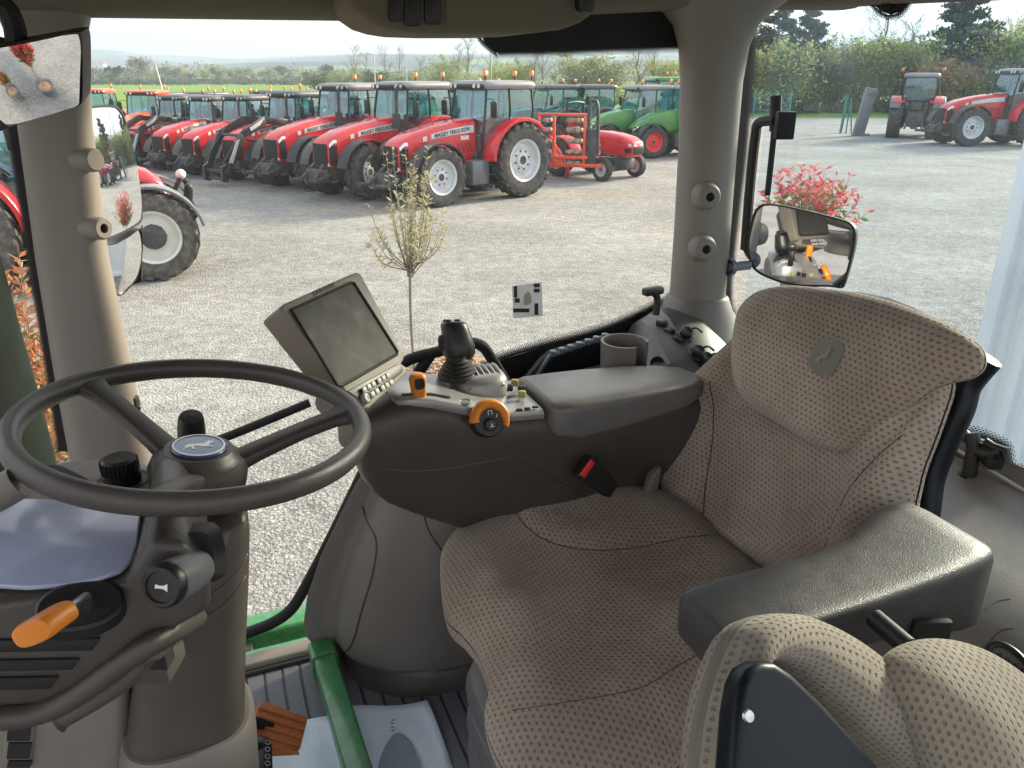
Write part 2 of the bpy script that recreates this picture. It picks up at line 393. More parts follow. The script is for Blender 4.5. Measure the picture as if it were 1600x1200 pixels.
def m_leaf(name, a, b, c3=None, trans=.35):
    t = NT(name); co = t.coord(); g = t.new('ShaderNodeNewGeometry')
    r = g.outputs['Random Per Island']; c = t.ramp(r, [(0, a), (.6, b), (1, c3 or b)])
    n = t.noise(co, .9, 3); c = t.mix(t.ramp(n, [(.3, 0.0), (.7, .45)]), c, a)
    d = t.new('ShaderNodeBsdfDiffuse'); t.link(c, d.inputs[0]); tl = t.new('ShaderNodeBsdfTranslucent'); t.link(c, tl.inputs[0])
    mx = t.new('ShaderNodeMixShader'); mx.inputs[0].default_value = trans; t.link(d.outputs[0], mx.inputs[1]); t.link(tl.outputs[0], mx.inputs[2]); t.link(mx.outputs[0], t.out.inputs[0]); return t.m
M['gravel'] = m_gravel()
M['field'] = m_grass('spring_field', (.14, .25, .04), (.19, .31, .055), (.12, .19, .04))
M['verge'] = m_grass('verge_grass', (.10, .19, .03), (.16, .26, .05), (.09, .13, .03), .3, 6)
M['ground'] = m_grass('rough_ground', (.10, .14, .05), (.15, .18, .07), (.10, .10, .05), .02, 1.5)
M['asphalt'] = plain('asphalt', (.19, .195, .20), .9, var=.15, vs=.8, bump=.4, bs=60)
M['hills'] = m_hills()
M['bark'] = plain('bark', (.15, .13, .105), .9, var=.3, vs=6, bump=.5, bs=30)
M['palebark'] = plain('pale_bark', (.22, .20, .165), .9, var=.25, vs=10, bump=.4, bs=60)
M['lf_green'] = m_leaf('spring_leaves', (.19, .24, .10), (.30, .36, .16), (.42, .45, .24), .5)
M['lf_yel'] = m_leaf('yellow_green_leaves', (.24, .29, .10), (.38, .43, .17), (.48, .51, .26), .5)
M['lf_dark'] = m_leaf('dark_leaves', (.075, .105, .052), (.13, .17, .078), (.20, .23, .11), .35)
M['lf_pine'] = m_leaf('pine_needles', (.045, .070, .052), (.085, .120, .085), (.14, .17, .12), .2)
M['lf_bud'] = m_leaf('brown_buds', (.18, .155, .11), (.27, .24, .16), (.32, .30, .19))
M['lf_orange'] = m_leaf('rusty_leaves', (.30, .16, .04), (.42, .24, .06), (.36, .30, .10))
M['lf_olive'] = m_leaf('olive_leaves', (.30, .30, .15), (.46, .45, .27), (.60, .58, .40))
M['lf_red'] = m_leaf('red_shoots', (.52, .06, .075), (.70, .17, .18), (.74, .36, .30))
M['lf_coral'] = m_leaf('coral_shoots', (.45, .15, .08), (.52, .27, .15), (.40, .32, .15))
M['lf_fresh'] = m_leaf('fresh_green_leaves', (.10, .17, .03), (.20, .26, .06), (.28, .30, .09))
M['mulch'] = plain('bark_mulch', (.42, .27, .17), .95, var=.5, vs=22, bump=1.0, bs=60)
def sheet(name, pts, z, mat, kind='structure', label=None, cat=None):
    m = MB(); m.add([(x, y, z) for x, y in pts], [list(range(len(pts)))]); o = m.build(name, mat, smooth=False, fixn=False)
    if o.data.polygons[0].normal.z < 0: o.data.flip_normals()
    return tag(o, label, cat, kind=kind)
sheet('ground', [(-4000, -400), (4000, -400), (4000, 4000), (-4000, 4000)], -.05, M['ground'])
sheet('gravel_yard', [(-95, -60), (110, -60), (110, 60.5), (30, 61), (12, 62), (-6, 66), (-40, 88), (-95, 88)], 0, M['gravel'])
sheet('field', [(-340, 92), (-45, 92), (-8, 70), (10, 110), (60, 300), (60, 330), (-340, 330)], -.02, M['field'])
sheet('road', [(4, 62.6), (13, 62.3), (30, 61.3), (130, 60.8), (130, 67), (30, 67.6), (4, 68.6)], -.01, M['asphalt'])
sheet('grass_verge', [(4, 68.7), (30, 67.7), (130, 67.1), (130, 80), (-6, 82)], -.006, M['verge'])
# rolling hills beyond the valley
def hills():
    m = MB(); na, nr = 120, 26; R0, R1 = 330, 3300; vs = []
    def hh(a, r):
        x = r*math.sin(a); y = r*math.cos(a); q = (r-R0)/(R1-R0)
        base = -6*math.sin(min(1, q*3.2)*math.pi) + 92*max(0, q-.12)**1.05
        base += 10*math.sin(x*.0031+1.3)*min(1, q*2) + 6*math.sin(x*.0072+y*.002)*min(1, q*2) + 3*math.sin(x*.017+y*.011)
        if a > .05: base += 30*min(1, (a-.05)/.5)*max(0, min(1, q*4))
        return base-.06-4*(q < .02)
    for i in range(nr+1):
        r = R0*(R1/R0)**(i/nr)
        for k in range(na+1):
            a = -1.1+2.2*k/na; vs.append((r*math.sin(a), r*math.cos(a), hh(a, r)))
    fs = [[i*(na+1)+k, i*(na+1)+k+1, (i+1)*(na+1)+k+1, (i+1)*(na+1)+k] for i in range(nr) for k in range(na)]
    m.add(vs, fs); tag(m.build('hills', M['hills'], angle=180), kind='structure'); return hh
hill_h = hills()
# ---------------------------------------------------------------- foliage
def leaf_quads(m, pts, size, r, flat=.0, aspect=.6):
    for p in pts:
        s = size*r.uniform(.6, 1.35)
        n = V((r.gauss(0, 1), r.gauss(0, 1), r.gauss(0, 1)+flat)).normalized(); a = n.orthogonal().normalized(); a = Quaternion(n, r.uniform(0, 6.28)) @ a; b = n.cross(a)
        k = len(m.v); a *= s*.5; b *= s*.5*aspect
        m.v += [p-a, p-a*.1+b, p+a, p-a*.1-b]; m.f.append([k, k+1, k+2, k+3])
def grow(r, h, spread, kind, twig=True):
    """returns (wood MB, list of twig-tip points)"""
    w = MB(); tips = []
    tr = h*.022 if kind != 'bare' else h*.016
    lean = V((r.uniform(-.06, .06), r.uniform(-.06, .06), 0))
    if kind == 'multi': stems = r.randint(4, 6)
    else: stems = 1
    for sidx in range(stems):
        ang = 6.283*sidx/max(1, stems)+r.uniform(-.4, .4)
        out = V((math.cos(ang), math.sin(ang), 0))*(spread*.55 if stems > 1 else 0)
        top = h*(.9 if kind in ('pine', 'bare') else .72)*r.uniform(.85, 1.05)
        path = [V((0, 0, -.1))+out*.06]; nseg = 7
        for i in range(1, nseg+1):
            q = i/nseg; path.append(V((r.gauss(0, .012*h), r.gauss(0, .012*h), q*top))+lean*q*h+out*q**1.3)
        rad = [tr*(1-.85*i/nseg)*(1 if stems == 1 else .55) for i in range(nseg+1)]
        w.tube(path, rad, 6)
        nb = {'pine': 30, 'bare': 20, 'multi': 10}.get(kind, 16)
        for b in range(nb):
            q = r.uniform(.30 if kind != 'multi' else .15, .98) if kind != 'pine' else .32+.66*b/nb
            i = min(nseg-1, int(q*nseg)); p = path[i].lerp(path[i+1], q*nseg-i)
            a = r.uniform(0, 6.283)
            if kind == 'pine': L = spread*(1.05-q)*r.uniform(.7, 1.25)+.3; el = r.uniform(-.05, .35)
            elif kind == 'bare': L = spread*(1.15-.75*q)*r.uniform(.6, 1.1); el = r.uniform(.55, 1.15)
            else: L = spread*math.sin(math.pi*min(.97, .2+q*.72))*r.uniform(.55, 1.15); el = r.uniform(.05, .9)
            d = V((math.cos(a)*math.cos(el), math.sin(a)*math.cos(el), math.sin(el)))
            bp = [p]
            for j in range(1, 5): bp.append(p+d*L*j/4+V((r.gauss(0, .05*L), r.gauss(0, .05*L), r.gauss(0, .05*L)+(.03*L*j if kind != 'pine' else -.01*L*j))))
            br = tr*.34*(1.1-q)+.004*h/4
            w.tube(bp, [br, br*.75, br*.5, br*.35, br*.15], 4, cap=False)
            for j in range(7 if kind != 'bare' else 15):
                t = r.uniform(.3, 1.0); k = min(3, int(t*4)); s = bp[k].lerp(bp[k+1], t*4-k)
                dd = (d+V((r.gauss(0, .6), r.gauss(0, .6), r.gauss(.15, .5)))).normalized(); e = s+dd*L*r.uniform(.18, .42)
                if twig: w.tube([s, s.lerp(e, .5)+V((r.gauss(0, .02*L),)*3), e], [max(br*.28, .011), max(br*.18, .008), .005], 3, cap=False)
                tips.append((s.lerp(e, .6), L)); tips.append((e, L))
    return w, tips
def make_tree(name, label, cat, seed, h, spread, kind, mat, nleaf, lsize, clump=.16, wood='bark', group=None, loc=(0, 0, 0), twig=True, flat=0):
    r = random.Random(seed); w, tips = grow(r, h, spread, kind, twig)
    root = thing(name, label, cat, loc, r.uniform(0, 6.28), group)
    w.build('trunk', M[wood], root, angle=60)
    m = MB(); pts = []
    for _ in range(nleaf):
        p, L = r.choice(tips); s = clump*L+.03*h*.3
        pts.append(p+V((r.gauss(0, s), r.gauss(0, s), r.gauss(0, s*(.35 if kind == 'pine' else .8)))))
    leaf_quads(m, pts, lsize, r, flat=flat); m.build('crown', M[mat], root, smooth=False, fixn=False); return root
def xz(px, y): return (px-800)/FPX*(y*CP+H*SP-.0)
def at(px, y, z=0): return V((xz(px, y), y, z))
PROTO = {}
def put(kind, px, y, h, label, cat='tree', group=None, name=None, sx=1.0, z=0):
    p, ph = PROTO[kind]
    if p.get('used'): o = copy_tree(p)
    else: o = p; o['used'] = 1
    o.location = at(px, y, z); s = h/ph; o.scale = (s*sx, s*sx, s); o.rotation_euler.z = rnd.uniform(0, 6.28)
    tag(o, label, cat, group)
    if name: o.name = name
    return o
def proto(key, name, *a, **k):
    h = a[1]; PROTO[key] = (make_tree(name, key, 'tree', *a, **k), h)
#     key      name                seed h  spread kind mat nleaf size
proto('bush', 'bushy_tree', 11, 7, 3.0, 'multi', 'lf_green', 3000, .28)
proto('bush2', 'bushy_tree', 12, 7, 3.2, 'multi', 'lf_yel', 2600, .27)
proto('dark', 'dark_bushy_tree', 13, 7, 2.7, 'multi', 'lf_dark', 3400, .30)
proto('rust', 'rusty_bush', 14, 5, 2.3, 'multi', 'lf_orange', 3000, .28)
proto('bare', 'bare_tree', 15, 11, 4.2, 'bare', 'lf_bud', 1100, .10)
proto('bare2', 'bare_tree', 16, 11, 3.4, 'bare', 'lf_bud', 800, .10)
proto('pine', 'pine_tree', 17, 12, 4.0, 'pine', 'lf_pine', 9000, .34, clump=.13)
proto('far', 'far_tree', 18, 11, 5.0, 'std', 'lf_bud', 1800, .5, twig=False)
proto('farg', 'far_tree', 19, 9, 4.6, 'std', 'lf_green', 1800, .6, twig=False)
proto('fard', 'far_tree', 20, 9, 4.0, 'std', 'lf_dark', 1800, .6, twig=False)
g = 'trees and bushes beyond the road'
# right-hand belt, about 76-84 m off
for px, y, h, kd, lb, sx in [
    (1205, 80, 11.6, 'pine', 'tall dark pine beside the corner pillar, beyond the road', 1.0),
    (1252, 80, 11.2, 'pine', 'second dark pine, with ragged sparse branches left of the bare tree', .9),
    (1478, 81, 13.8, 'pine', 'tallest dark pine, standing behind the tractor seen from its rear', 1.0),
    (1352, 82, 12.5, 'bare', 'pale bare tree standing between the two tall pines', 1.0),
    (1305, 78, 7.6, 'bare2', 'small reddish bare tree left of the grey post', 1.0),
    (1560, 90, 10.6, 'bare', 'bare tree on the skyline right of the tallest pine', .8),
    (1405, 84, 9.6, 'bare2', 'thin bare tree right behind the grey post', 1.0),
    (1452, 76, 5.6, 'rust', 'rusty orange bush behind the red tractor seen from its rear', 1.1)]:
    put(kd, px, y, h, lb, 'tree' if 'bush' not in lb else 'bush', g, sx=sx)
LB = {'bare2': 'thin bare tree within the thicket along the road', 'bush': 'mid green bushy tree in the thicket along the road', 'bush2': 'yellow green bushy tree in the thicket along the road', 'dark': 'dark green bushy tree in the thicket along the road'}
for px, y, h, kd, sx in [(1175, 76, 7.4, 'bush', 1.1), (1222, 77, 7.2, 'bush2', 1.0), (1262, 80, 7.8, 'bush', .9), (1300, 79, 4.6, 'dark', 1.0), (1335, 80, 7.6, 'bush2', .85), (1290, 88, 7.0, 'bush2', 1.0), (1322, 77, 5.8, 'bare2', 1.0),
    (1372, 78, 7.6, 'bush', .95), (1408, 79, 7.8, 'bush2', .9), (1440, 82, 7.2, 'bush', 1.0), (1490, 79, 4.8, 'bush', 1.1), (1512, 80, 6.2, 'bush', 1.2), (1548, 77, 7.6, 'bush2', 1.0),
    (1582, 76, 9.2, 'bush', 1.1), (1622, 76, 9.4, 'bush2', 1.1), (1660, 77, 8.8, 'dark', 1.1), (1240, 86, 7, 'dark', 1.3), (1330, 88, 7.5, 'bush', 1.3), (1430, 88, 7.5, 'bush', 1.3), (1530, 88, 8.0, 'bush', 1.3), (1610, 90, 9.5, 'dark', 1.3)]:
    put(kd, px, y, h, LB[kd], 'tree', g, sx=sx)
g = 'trees behind the parked tractors'
LB = {'bush': 'mid green bushy tree behind the green tractors', 'bush2': 'light green bushy tree behind the green tractors', 'dark': 'dark bushy tree behind the row of tractors',
      'bare': 'large bare tree rising behind the row of tractors', 'bare2': 'slender bare tree behind the row of tractors'}
for px, y, h, kd, sx in [(905, 92, 6.6, 'bush', 1.25), (945, 94, 6.0, 'bush', 1.2), (1035, 90, 5.6, 'bush2', 1.2), (1065, 92, 5.5, 'bush2', 1.1), (985, 96, 8.6, 'bare', 1.25), (1010, 97, 8.2, 'bare', 1.2), (835, 98, 7.4, 'bare2', 1.0),
    (815, 104, 6.0, 'bush', .9), (800, 130, 6.0, 'bush', 1.3), (845, 104, 8.4, 'bare', .9), (890, 108, 8.0, 'bare2', 1.1), (735, 150, 11.5, 'bare', 1.1), (716, 160, 10.0, 'bare2', 1.1), (770, 140, 9.0, 'bare', 1.0),
    (700, 165, 8.0, 'far' if 0 else 'bush', 1.2), (745, 120, 4.2, 'bush2', 1.5), (785, 118, 5.2, 'bush2', 1.2), (690, 150, 5.5, 'bush', 1.5), (640, 155, 4.8, 'bush', 1.7), (585, 160, 5.0, 'dark', 1.7), (540, 165, 5.0, 'bush', 1.7), (500, 175, 4.6, 'dark', 1.8),
    (600, 190, 11.2, 'bare', .9), (625, 195, 10.5, 'bare2', 1.2), (560, 200, 11.4, 'bare', 1.0), (575, 205, 9.6, 'bare2', 1.0), (660, 190, 8.2, 'bare', 1.2)]:
    put(kd, px, y, h, LB[kd], 'tree', g, sx=sx)
g = 'hedgerow trees across the field'
for i in range(30):
    px = 120+i*15.5+rnd.uniform(-6, 6); kd = rnd.choice(['far', 'farg', 'fard', 'far', 'farg']); y = rnd.uniform(322, 400)
    put(kd, px, y, rnd.uniform(5.0, 8.5), {'far': 'bare brown tree in the hedgerow across the field', 'farg': 'green tree in the hedgerow across the field', 'fard': 'dark tree in the hedgerow across the field'}[kd], 'tree', g, sx=rnd.uniform(1, 1.4))
put('far', 218, 318, 12.0, 'tallest round bare tree standing on the far hedge', 'tree', g, sx=1.15)
put('fard', 186, 318, 7.5, 'low dark evergreen on the far hedge beside the tall bare tree', 'tree', g, sx=1.1)
def belt(name, x0, x1, ya, yb, n, hmin, hmax, mat, size, seed, label, zf=None, cat='woodland'):
    r = random.Random(seed); m = MB(); pts = []
    for i in range(n):
        px = r.uniform(x0, x1); y = r.uniform(ya, yb); p = at(px, y); hh = r.uniform(hmin, hmax); zb = zf(p.x, p.y) if zf else 0
        for k in range(46):
            a = r.uniform(0, 6.28); q = r.random()**.5; pts.append(V((p.x+math.cos(a)*q*hh*.75, p.y+math.sin(a)*q*hh*.5, zb+hh*(r.random()**.8)*(1.05-.5*q*q))))
    leaf_quads(m, pts, size, r); return tag(m.build(name, M[mat], smooth=False, fixn=False), label, cat, kind='stuff')
belt('hedge', -260, 760, 306, 314, 170, 2.0, 3.6, 'lf_dark', .9, 3, 'low dark hedge along the far edge of the green field', cat='hedge')
belt('woodland', -260, 1100, 360, 620, 260, 4, 9, 'lf_green', 1.6, 4, 'hazy woodland in the valley beyond the field', lambda x, y: hill_h(math.atan2(x, y), math.hypot(x, y)))
belt('brown_woodland', -260, 1100, 380, 700, 160, 5, 10, 'lf_bud', 1.6, 5, 'brown leafless woodland in the valley beyond the field', lambda x, y: hill_h(math.atan2(x, y), math.hypot(x, y)))
belt('undergrowth', 1150, 1720, 76, 80, 150, .6, 1.8, 'lf_dark', .38, 6, 'dark undergrowth below the trees along the road', cat='undergrowth')
belt('scrub', 660, 1120, 84, 112, 200, 1.0, 2.8, 'lf_green', .42, 8, 'scrubby undergrowth behind the parked tractors', cat='undergrowth')
# far buildings
for px, y, c in [(150, 1500, 1)]:
    p = at(px, y); z = hill_h(math.atan2(p.x, p.y), p.length)
    m = MB(); m.box((p.x, p.y, z+3), (40, 14, 9)); o = m.build('farmhouse', plain('pale_wall', (.6, .55, .5), .9), org=(p.x, p.y, z), smooth=False)
    tag(o, 'pale far-off farmhouse with a red roof on the hillside', 'house')
    q = MB(); q.prism([(p.x-22, p.y-9, z+7.4), (p.x-22, p.y, z+12.5), (p.x-22, p.y+9, z+7.4)], (44, 0, 0)); q.build('roof', plain('tile_roof', (.35, .12, .09), .9), o, smooth=False)
# street lamps / posts
def post(name, label, px, y, h, rad, mat, lean=0, arm=0, grp=None):
    p = at(px, y); m = MB(); m.tube([p+V((0, 0, -.05)), p+V((lean*.5, 0, h*.5)), p+V((lean, 0, h))], [rad*1.3, rad, rad*.8], 8)
    if arm: m.tube([p+V((lean, 0, h)), p+V((lean-arm*.6, 0, h+.15)), p+V((lean-arm, 0, h+.1))], rad*.8, 6)
    o = m.build(name, mat, org=p); return tag(o, label, 'lamp post', grp)
galv = plain('galvanised', (.5, .52, .54), .5, metal=.3)
post('lamp_post', 'slim grey lamp post above the second red tractor', 588, 120, 6.0, .09, galv, arm=1.2)
post('lamp_post', 'slim grey post beside the bare trees near the dark window band', 768, 110, 6.4, .07, galv)
post('lamp_post', 'short grey post between the lamp post and bare trees', 637, 130, 5.2, .07, galv)
post('leaning_post', 'white leaning pole in front of the green field', 266, 70, 4.0, .05, M['white'], lean=-.55)
# ================================================================ tractors
WH = {}
def wheel_mesh(R, w, rr, n, rim, tyre='tyre', ribbed=False):
    key = (R, w, rr, n, rim, tyre)
    if key in WH: return WH[key]
    t = MB(); h = w/2; RC = R*.955
    prof = [(rr, h*.70), (rr+.02, h*.86), (rr+(R-rr)*.45, h*1.0), (R*.90, h*.93), (RC*.985, h*.80), (RC, h*.45), (RC*1.004, 0)]
    prof = prof+[(a, -b) for a, b in prof[-2::-1]]
    t.lathe(prof, axis=(0, 1, 0), n=48)
    pitch = 2*math.pi/n
    if not ribbed:
        for i in range(n):
            for sg in (1, -1):
                a0 = i*pitch+(pitch/2 if sg < 0 else 0); th = pitch*.20
                pts = []
                for q in (0, .33, .66, 1.0):
                    y = sg*h*(-.06+1.06*q); a = a0-q*pitch*1.0; ro = R*(1.0-.018*q*q) if q < .9 else R*.965; ri = RC*(.985 if q < .9 else .93)
                    ww = th*(1+.25*q)
                    pts.append([(ri, a-ww), (ro, a-ww*.75), (ro, a+ww*.75), (ri, a+ww), y])
                rings = [[V((p[k][0]*math.cos(p[k][1]), p[4], p[k][0]*math.sin(p[k][1]))) for k in range(4)] for p in pts]
                t.loft(rings)
    else:
        for y in (-.55, -.2, .2, .55): t.lathe([(RC*.98, y*h-.03), (R, y*h-.02), (R, y*h+.02), (RC*.98, y*h+.03)], axis=(0, 1, 0), n=48)
    m = MB()
    m.lathe([(rr*1.0, h*.72), (rr*1.05, h*.80), (rr*1.02, h*.82), (rr*.93, h*.70), (rr*.88, h*.30), (rr*.80, h*.18), (rr*.62, h*.22), (rr*.55, h*.34), (rr*.36, h*.36), (rr*.36, h*.46), (rr*.30, h*.50), (0, h*.5)], axis=(0, 1, 0), n=40)
    m.lathe([(rr*1.0, -h*.72), (rr*1.04, -h*.80), (rr*.9, -h*.6), (rr*.85, -h*.1), (0, -h*.1)], axis=(0, 1, 0), n=32)
    b = MB()
    for k in range(8):
        a = k*math.pi/4; b.cyl((rr*.46*math.cos(a), h*.34, rr*.46*math.sin(a)), (rr*.46*math.cos(a), h*.42, rr*.46*math.sin(a)), rr*.05, 8)
    b.lathe([(0, h*.52), (rr*.2, h*.52), (rr*.24, h*.46)], axis=(0, 1, 0), n=20)
    to = t.build('wheel', M[tyre], angle=35); ro = m.build('rim', M[rim], angle=35); bo = b.build('hub', M['chassis'], angle=35)
    WH[key] = (to.data, ro.data, bo.data)
    for o in (to, ro, bo): bpy.data.objects.remove(o)
    return WH[key]
def add_wheel(root, pos, side, wm, steer=0):
    ob = bpy.data.objects.new('wheel', wm[0]); COL.objects.link(ob); ob.parent = root; ob.location = pos
    ob.rotation_euler = (0, rnd.uniform(0, 6), (0 if side > 0 else math.pi)+steer); ob.rotation_mode = 'XYZ'
    for nm, me in (('rim', wm[1]), ('hub', wm[2])):
        r = bpy.data.objects.new(nm, me); COL.objects.link(r); r.parent = ob
def arc_strip(m, c, R, a0, a1, y0, y1, th=.025, n=14, lip=.0):
    rings = []
    for i in range(n+1):
        a = math.radians(a0+(a1-a0)*i/n); ca, sa = math.cos(a), math.sin(a)
        q = [(R, y0), (R, y1), (R-lip, y1+.012*(1 if y1 > y0 else -1)) if lip else (R+.001, y1), (R+th-.0, y1), (R+th, y0)]
        if lip: q = [(R, y0), (R, y1-.02*(1 if y1 > y0 else -1)), (R-lip, y1-.02*(1 if y1 > y0 else -1)), (R-lip, y1), (R+th*.4, y1), (R+th, y1-.03*(1 if y1 > y0 else -1)), (R+th, y0)]
        rings.append([V((c[0]+r*ca, y, c[1]+r*sa)) for r, y in q])
    m.loft(rings)
def tractor(name, label, loc, head, body='mfred', rim='rimsilver', roof='roofgrey', scale=1.0, text='MASSEY FERGUSON', cab=True, loader=False, exhaust=True, style='mf', wheels=(.98, .64, .72, .50),
            group=None, beacons=((-.5, .62), (-.5, -.62)), stripe=True, number=None, tyre='tyre', weight=True, fender=None, wb=2.9, steer=0.0, hubcap=False):
    """local axes: x forward, y left, z up; the origin lies on the ground under the rear axle"""
    root = thing(name, label, 'tractor', loc, math.atan2(head[1], head[0]), group); root.scale = (scale,)*3
    RR, rw, FR, fw = wheels; fx = wb
    fender = fender or body
    rt, ft = .93, .90
    wr = wheel_mesh(RR, rw, RR*.56, 20, rim, tyre); wf = wheel_mesh(FR, fw, FR*.58, 18, rim, tyre, ribbed=(FR < .5))
    for s in (1, -1):
        add_wheel(root, (0, s*rt, RR), s, wr); add_wheel(root, (fx, s*ft, FR), s, wf, steer)
    # hood
    if style == 'mf': st = [(1.22, .43, 1.02, 2.20), (1.9, .45, .98, 2.14), (2.6, .46, .92, 2.04), (3.2, .44, .88, 1.90), (3.62, .41, .86, 1.74), (3.80, .37, .92, 1.58)]
    elif style == 'fendt': st = [(1.2, .44, 1.05, 2.12), (1.9, .46, 1.0, 2.08), (2.6, .45, .95, 1.95), (3.1, .42, .92, 1.74), (3.5, .36, .95, 1.48), (3.66, .26, 1.05, 1.30)]
    elif style == 'stub': st = [(1.2, .42, 1.05, 2.1), (1.9, .43, 1.0, 2.05), (2.5, .42, .98, 1.94), (2.95, .40, 1.0, 1.78), (3.15, .36, 1.05, 1.62), (3.28, .28, 1.12, 1.42)]
    elif style == 'small': st = [(.9, .32, .85, 1.52), (1.4, .36, .80, 1.52), (1.9, .37, .76, 1.48), (2.4, .36, .74, 1.38), (2.62, .33, .76, 1.26), (2.68, .29, .82, 1.18)]
    else: st = [(1.2, .42, 1.05, 2.1), (2.0, .43, 1.0, 2.05), (2.8, .42, .95, 1.98), (3.4, .40, .92, 1.9), (3.55, .37, .95, 1.8)]
    hd = MB(); rings = []
    for x, w, z0, z1 in st: rings.append(superring((x, 0, (z0+z1)/2), (0, 1, 0), (0, 0, 1), w, (z1-z0)/2, 28, 5.0))
    hd.loft(rings); hood = hd.build('hood', M[body], root, angle=50); bv = hd.bvh()
    def side(x, z, off=.006, s=1):
        h = bv.ray_cast(V((x, 3*s, z)), V((0, -s, 0)))
        return (h[0]+V((0, off*s, 0))) if h[0] else V((x, .44*s, z))
    xf = st[-1][0]; zt = st[-2][3]; zb = st[-1][2]
    gr = MB(); x1 = st[-2][0]; gx = .28 if style != 'fendt' else .62
    for s in (1, -1):   # grille wraps the nose
        n = 5
        for (xa, xb, za, zb2, wv) in [(xf-gx, xf+.0, zb+.06, zt-(.22 if style != 'fendt' else .10), 0)]:
            vs = []; fs = []
            for i in range(n):
                for j in range(n): vs.append(side(xa+(xb-.03-xa)*i/(n-1), za+(zb2-za)*j/(n-1), .008, s))
            for i in range(n-1):
                for j in range(n-1): fs.append([i*n+j, i*n+j+1, (i+1)*n+j+1, (i+1)*n+j])
            gr.add(vs, fs)
    gr.box((xf+.008, 0, (zb+zt-.16)/2), (.03, st[-1][1]*1.75, zt-.20-zb), bev=.01)
    for k in range(5): gr.box((xf+.024, 0, zb+.08+k*(zt-.3-zb)/5), (.02, st[-1][1]*1.5, .018))
    gr.build('grille', M['matte'], root, fixn=True)
    for s in (1, -1):
        l = MB(); xa = x1-.10; n = 4; vs = []; fs = []
        za = zt-.15
        for i in range(6):
            x = xa+(xf+.0-.04-xa)*i/5
            zt_here = st[-2][3]+(st[-1][3]-st[-2][3])*max(0, (x-x1)/(xf-x1))
            for j in range(3): vs.append(side(x, zt_here-.16+.085*j/2, .012, s))
        for i in range(5):
            for j in range(2): fs.append([i*3+j, i*3+j+1, i*3+j+4, i*3+j+3])
        l.add(vs, fs); l.box((xf-.02, s*st[-1][1]*.55, st[-1][3]-.06), (.05, st[-1][1]*.6, .09), bev=.02)
        l.build('headlight', M['lamp'], root)
        if style == 'mf':
            c = MB(); c.box((xf-.03, s*st[-1][1]*.72, zb+.07), (.10, st[-1][1]*.5, .10), bev=.03); c.build('side_light', M['rimsilver'], root)
    if stripe:
        for s in (1,):
            sm = MB(); n = 14; xa, xb = 1.28, 3.18
            if style == 'small': xa, xb = 1.0, 1.9
            vs = []; fs = []
            for i in range(n+1):
                x = xa+(xb-xa)*i/n; zt_ = 0
                for a, b in zip(st, st[1:]):
                    if a[0] <= x <= b[0]: zt_ = a[3]+(b[3]-a[3])*(x-a[0])/(b[0]-a[0])
                hh = .20*(1-.45*i/n)*(1 if style != 'small' else .45); top = zt_-.16*(1 if style != 'small' else .7)
                for j in range(3): vs.append(side(x, top-hh+hh*j/2, .006, s))
            gaps = (11, 13) if style == 'mf' else ()
            for i in range(n):
                if i in gaps: continue
                for j in range(2): fs.append([i*3+j, i*3+j+1, i*3+j+4, i*3+j+3])
            sm.add(vs, fs); so = sm.build('stripe', M['rimsilver'], root, fixn=True)
            if text:
                tb = text_mb(text, .15, (2.05, 0, 1.865), (-1, 0, -.0), (-.09, 0, 1), bold=.004, squash=.94, ext=0)
                sl = (2.10-2.14)/.7
                tb.v = [side(p.x, p.z-(p.x-2.05)*.115, .012, s) for p in tb.v]
                tb.build('lettering', M['ink'], root, smooth=False, fixn=False)
            if number:
                tb = text_mb(number, .15, (1.62, 0, 1.70), (-1, 0, 0), (0, 0, 1), bold=.006, ext=0); tb.v = [side(p.x, p.z, .010, s) for p in tb.v]
                tb.build('number', M['white'], root, smooth=False, fixn=False)
    if style == 'mf':
        for s in (1, -1):
            v_ = MB()
            vs = []; fs = []
            for i in range(5):
                for j in range(5): vs.append(side(2.75+.42*i/4, 1.18+.38*j/4, .006, s))
            for i in range(4):
                for j in range(4): fs.append([i*5+j, i*5+j+1, i*5+j+6, i*5+j+5])
            v_.add(vs, fs); v_.build('side_vent', M['mfred'] if 0 else M['ventred'], root)
            u = MB()
            for k in range(4):
                x = 1.35+k*.13
                u.add([side(x, 1.30, .008, s), side(x+.055, 1.30, .008, s), side(x+.055+.12, 1.58, .008, s), side(x+.12, 1.58, .008, s)], [[0, 1, 2, 3]])
            u.build('slots', M['ventred'], root)
    if style == 'stub':
        g2 = MB()
        for s in (1, -1):
            vs = []; fs = []; n = 9
            for i in range(n):
                for j in range(n): vs.append(side(2.1+1.12*i/(n-1), 1.08+(.70-.26*i/(n-1))*j/(n-1), .012, s))
            for i in range(n-1):
                for j in range(n-1): fs.append([i*n+j, i*n+j+1, (i+1)*n+j+1, (i+1)*n+j])
            g2.add(vs, fs)
        g2.build('side_louvre', M['black'], root)
        for s in (1, -1):
            hk = MB(); hk.tube(spline([(3.2, s*.38, .95), (3.5, s*.42, 1.05), (3.62, s*.42, 1.42), (3.56, s*.42, 1.52)], 4), .05, 8); hk.lathe([(.02, -.03), (.09, -.03), (.09, .03), (.02, .03)], (3.6, s*.42, 1.0), (0, 1, 0), 16); hk.build('lift_hook', M['black'], root)
        hk = MB(); hk.cyl((3.25, 0, 1.15), (3.5, 0, 1.6), .045, 10); hk.build('top_link', M['black'], root)
        hk = MB(); hk.lathe([(0, -.09), (.06, -.06), (.09, 0), (.06, .06), (0, .09)], (3.52, 0, 1.66), (0, 1, 0), 14); hk.build('link_ball', M['rimcream'], root)
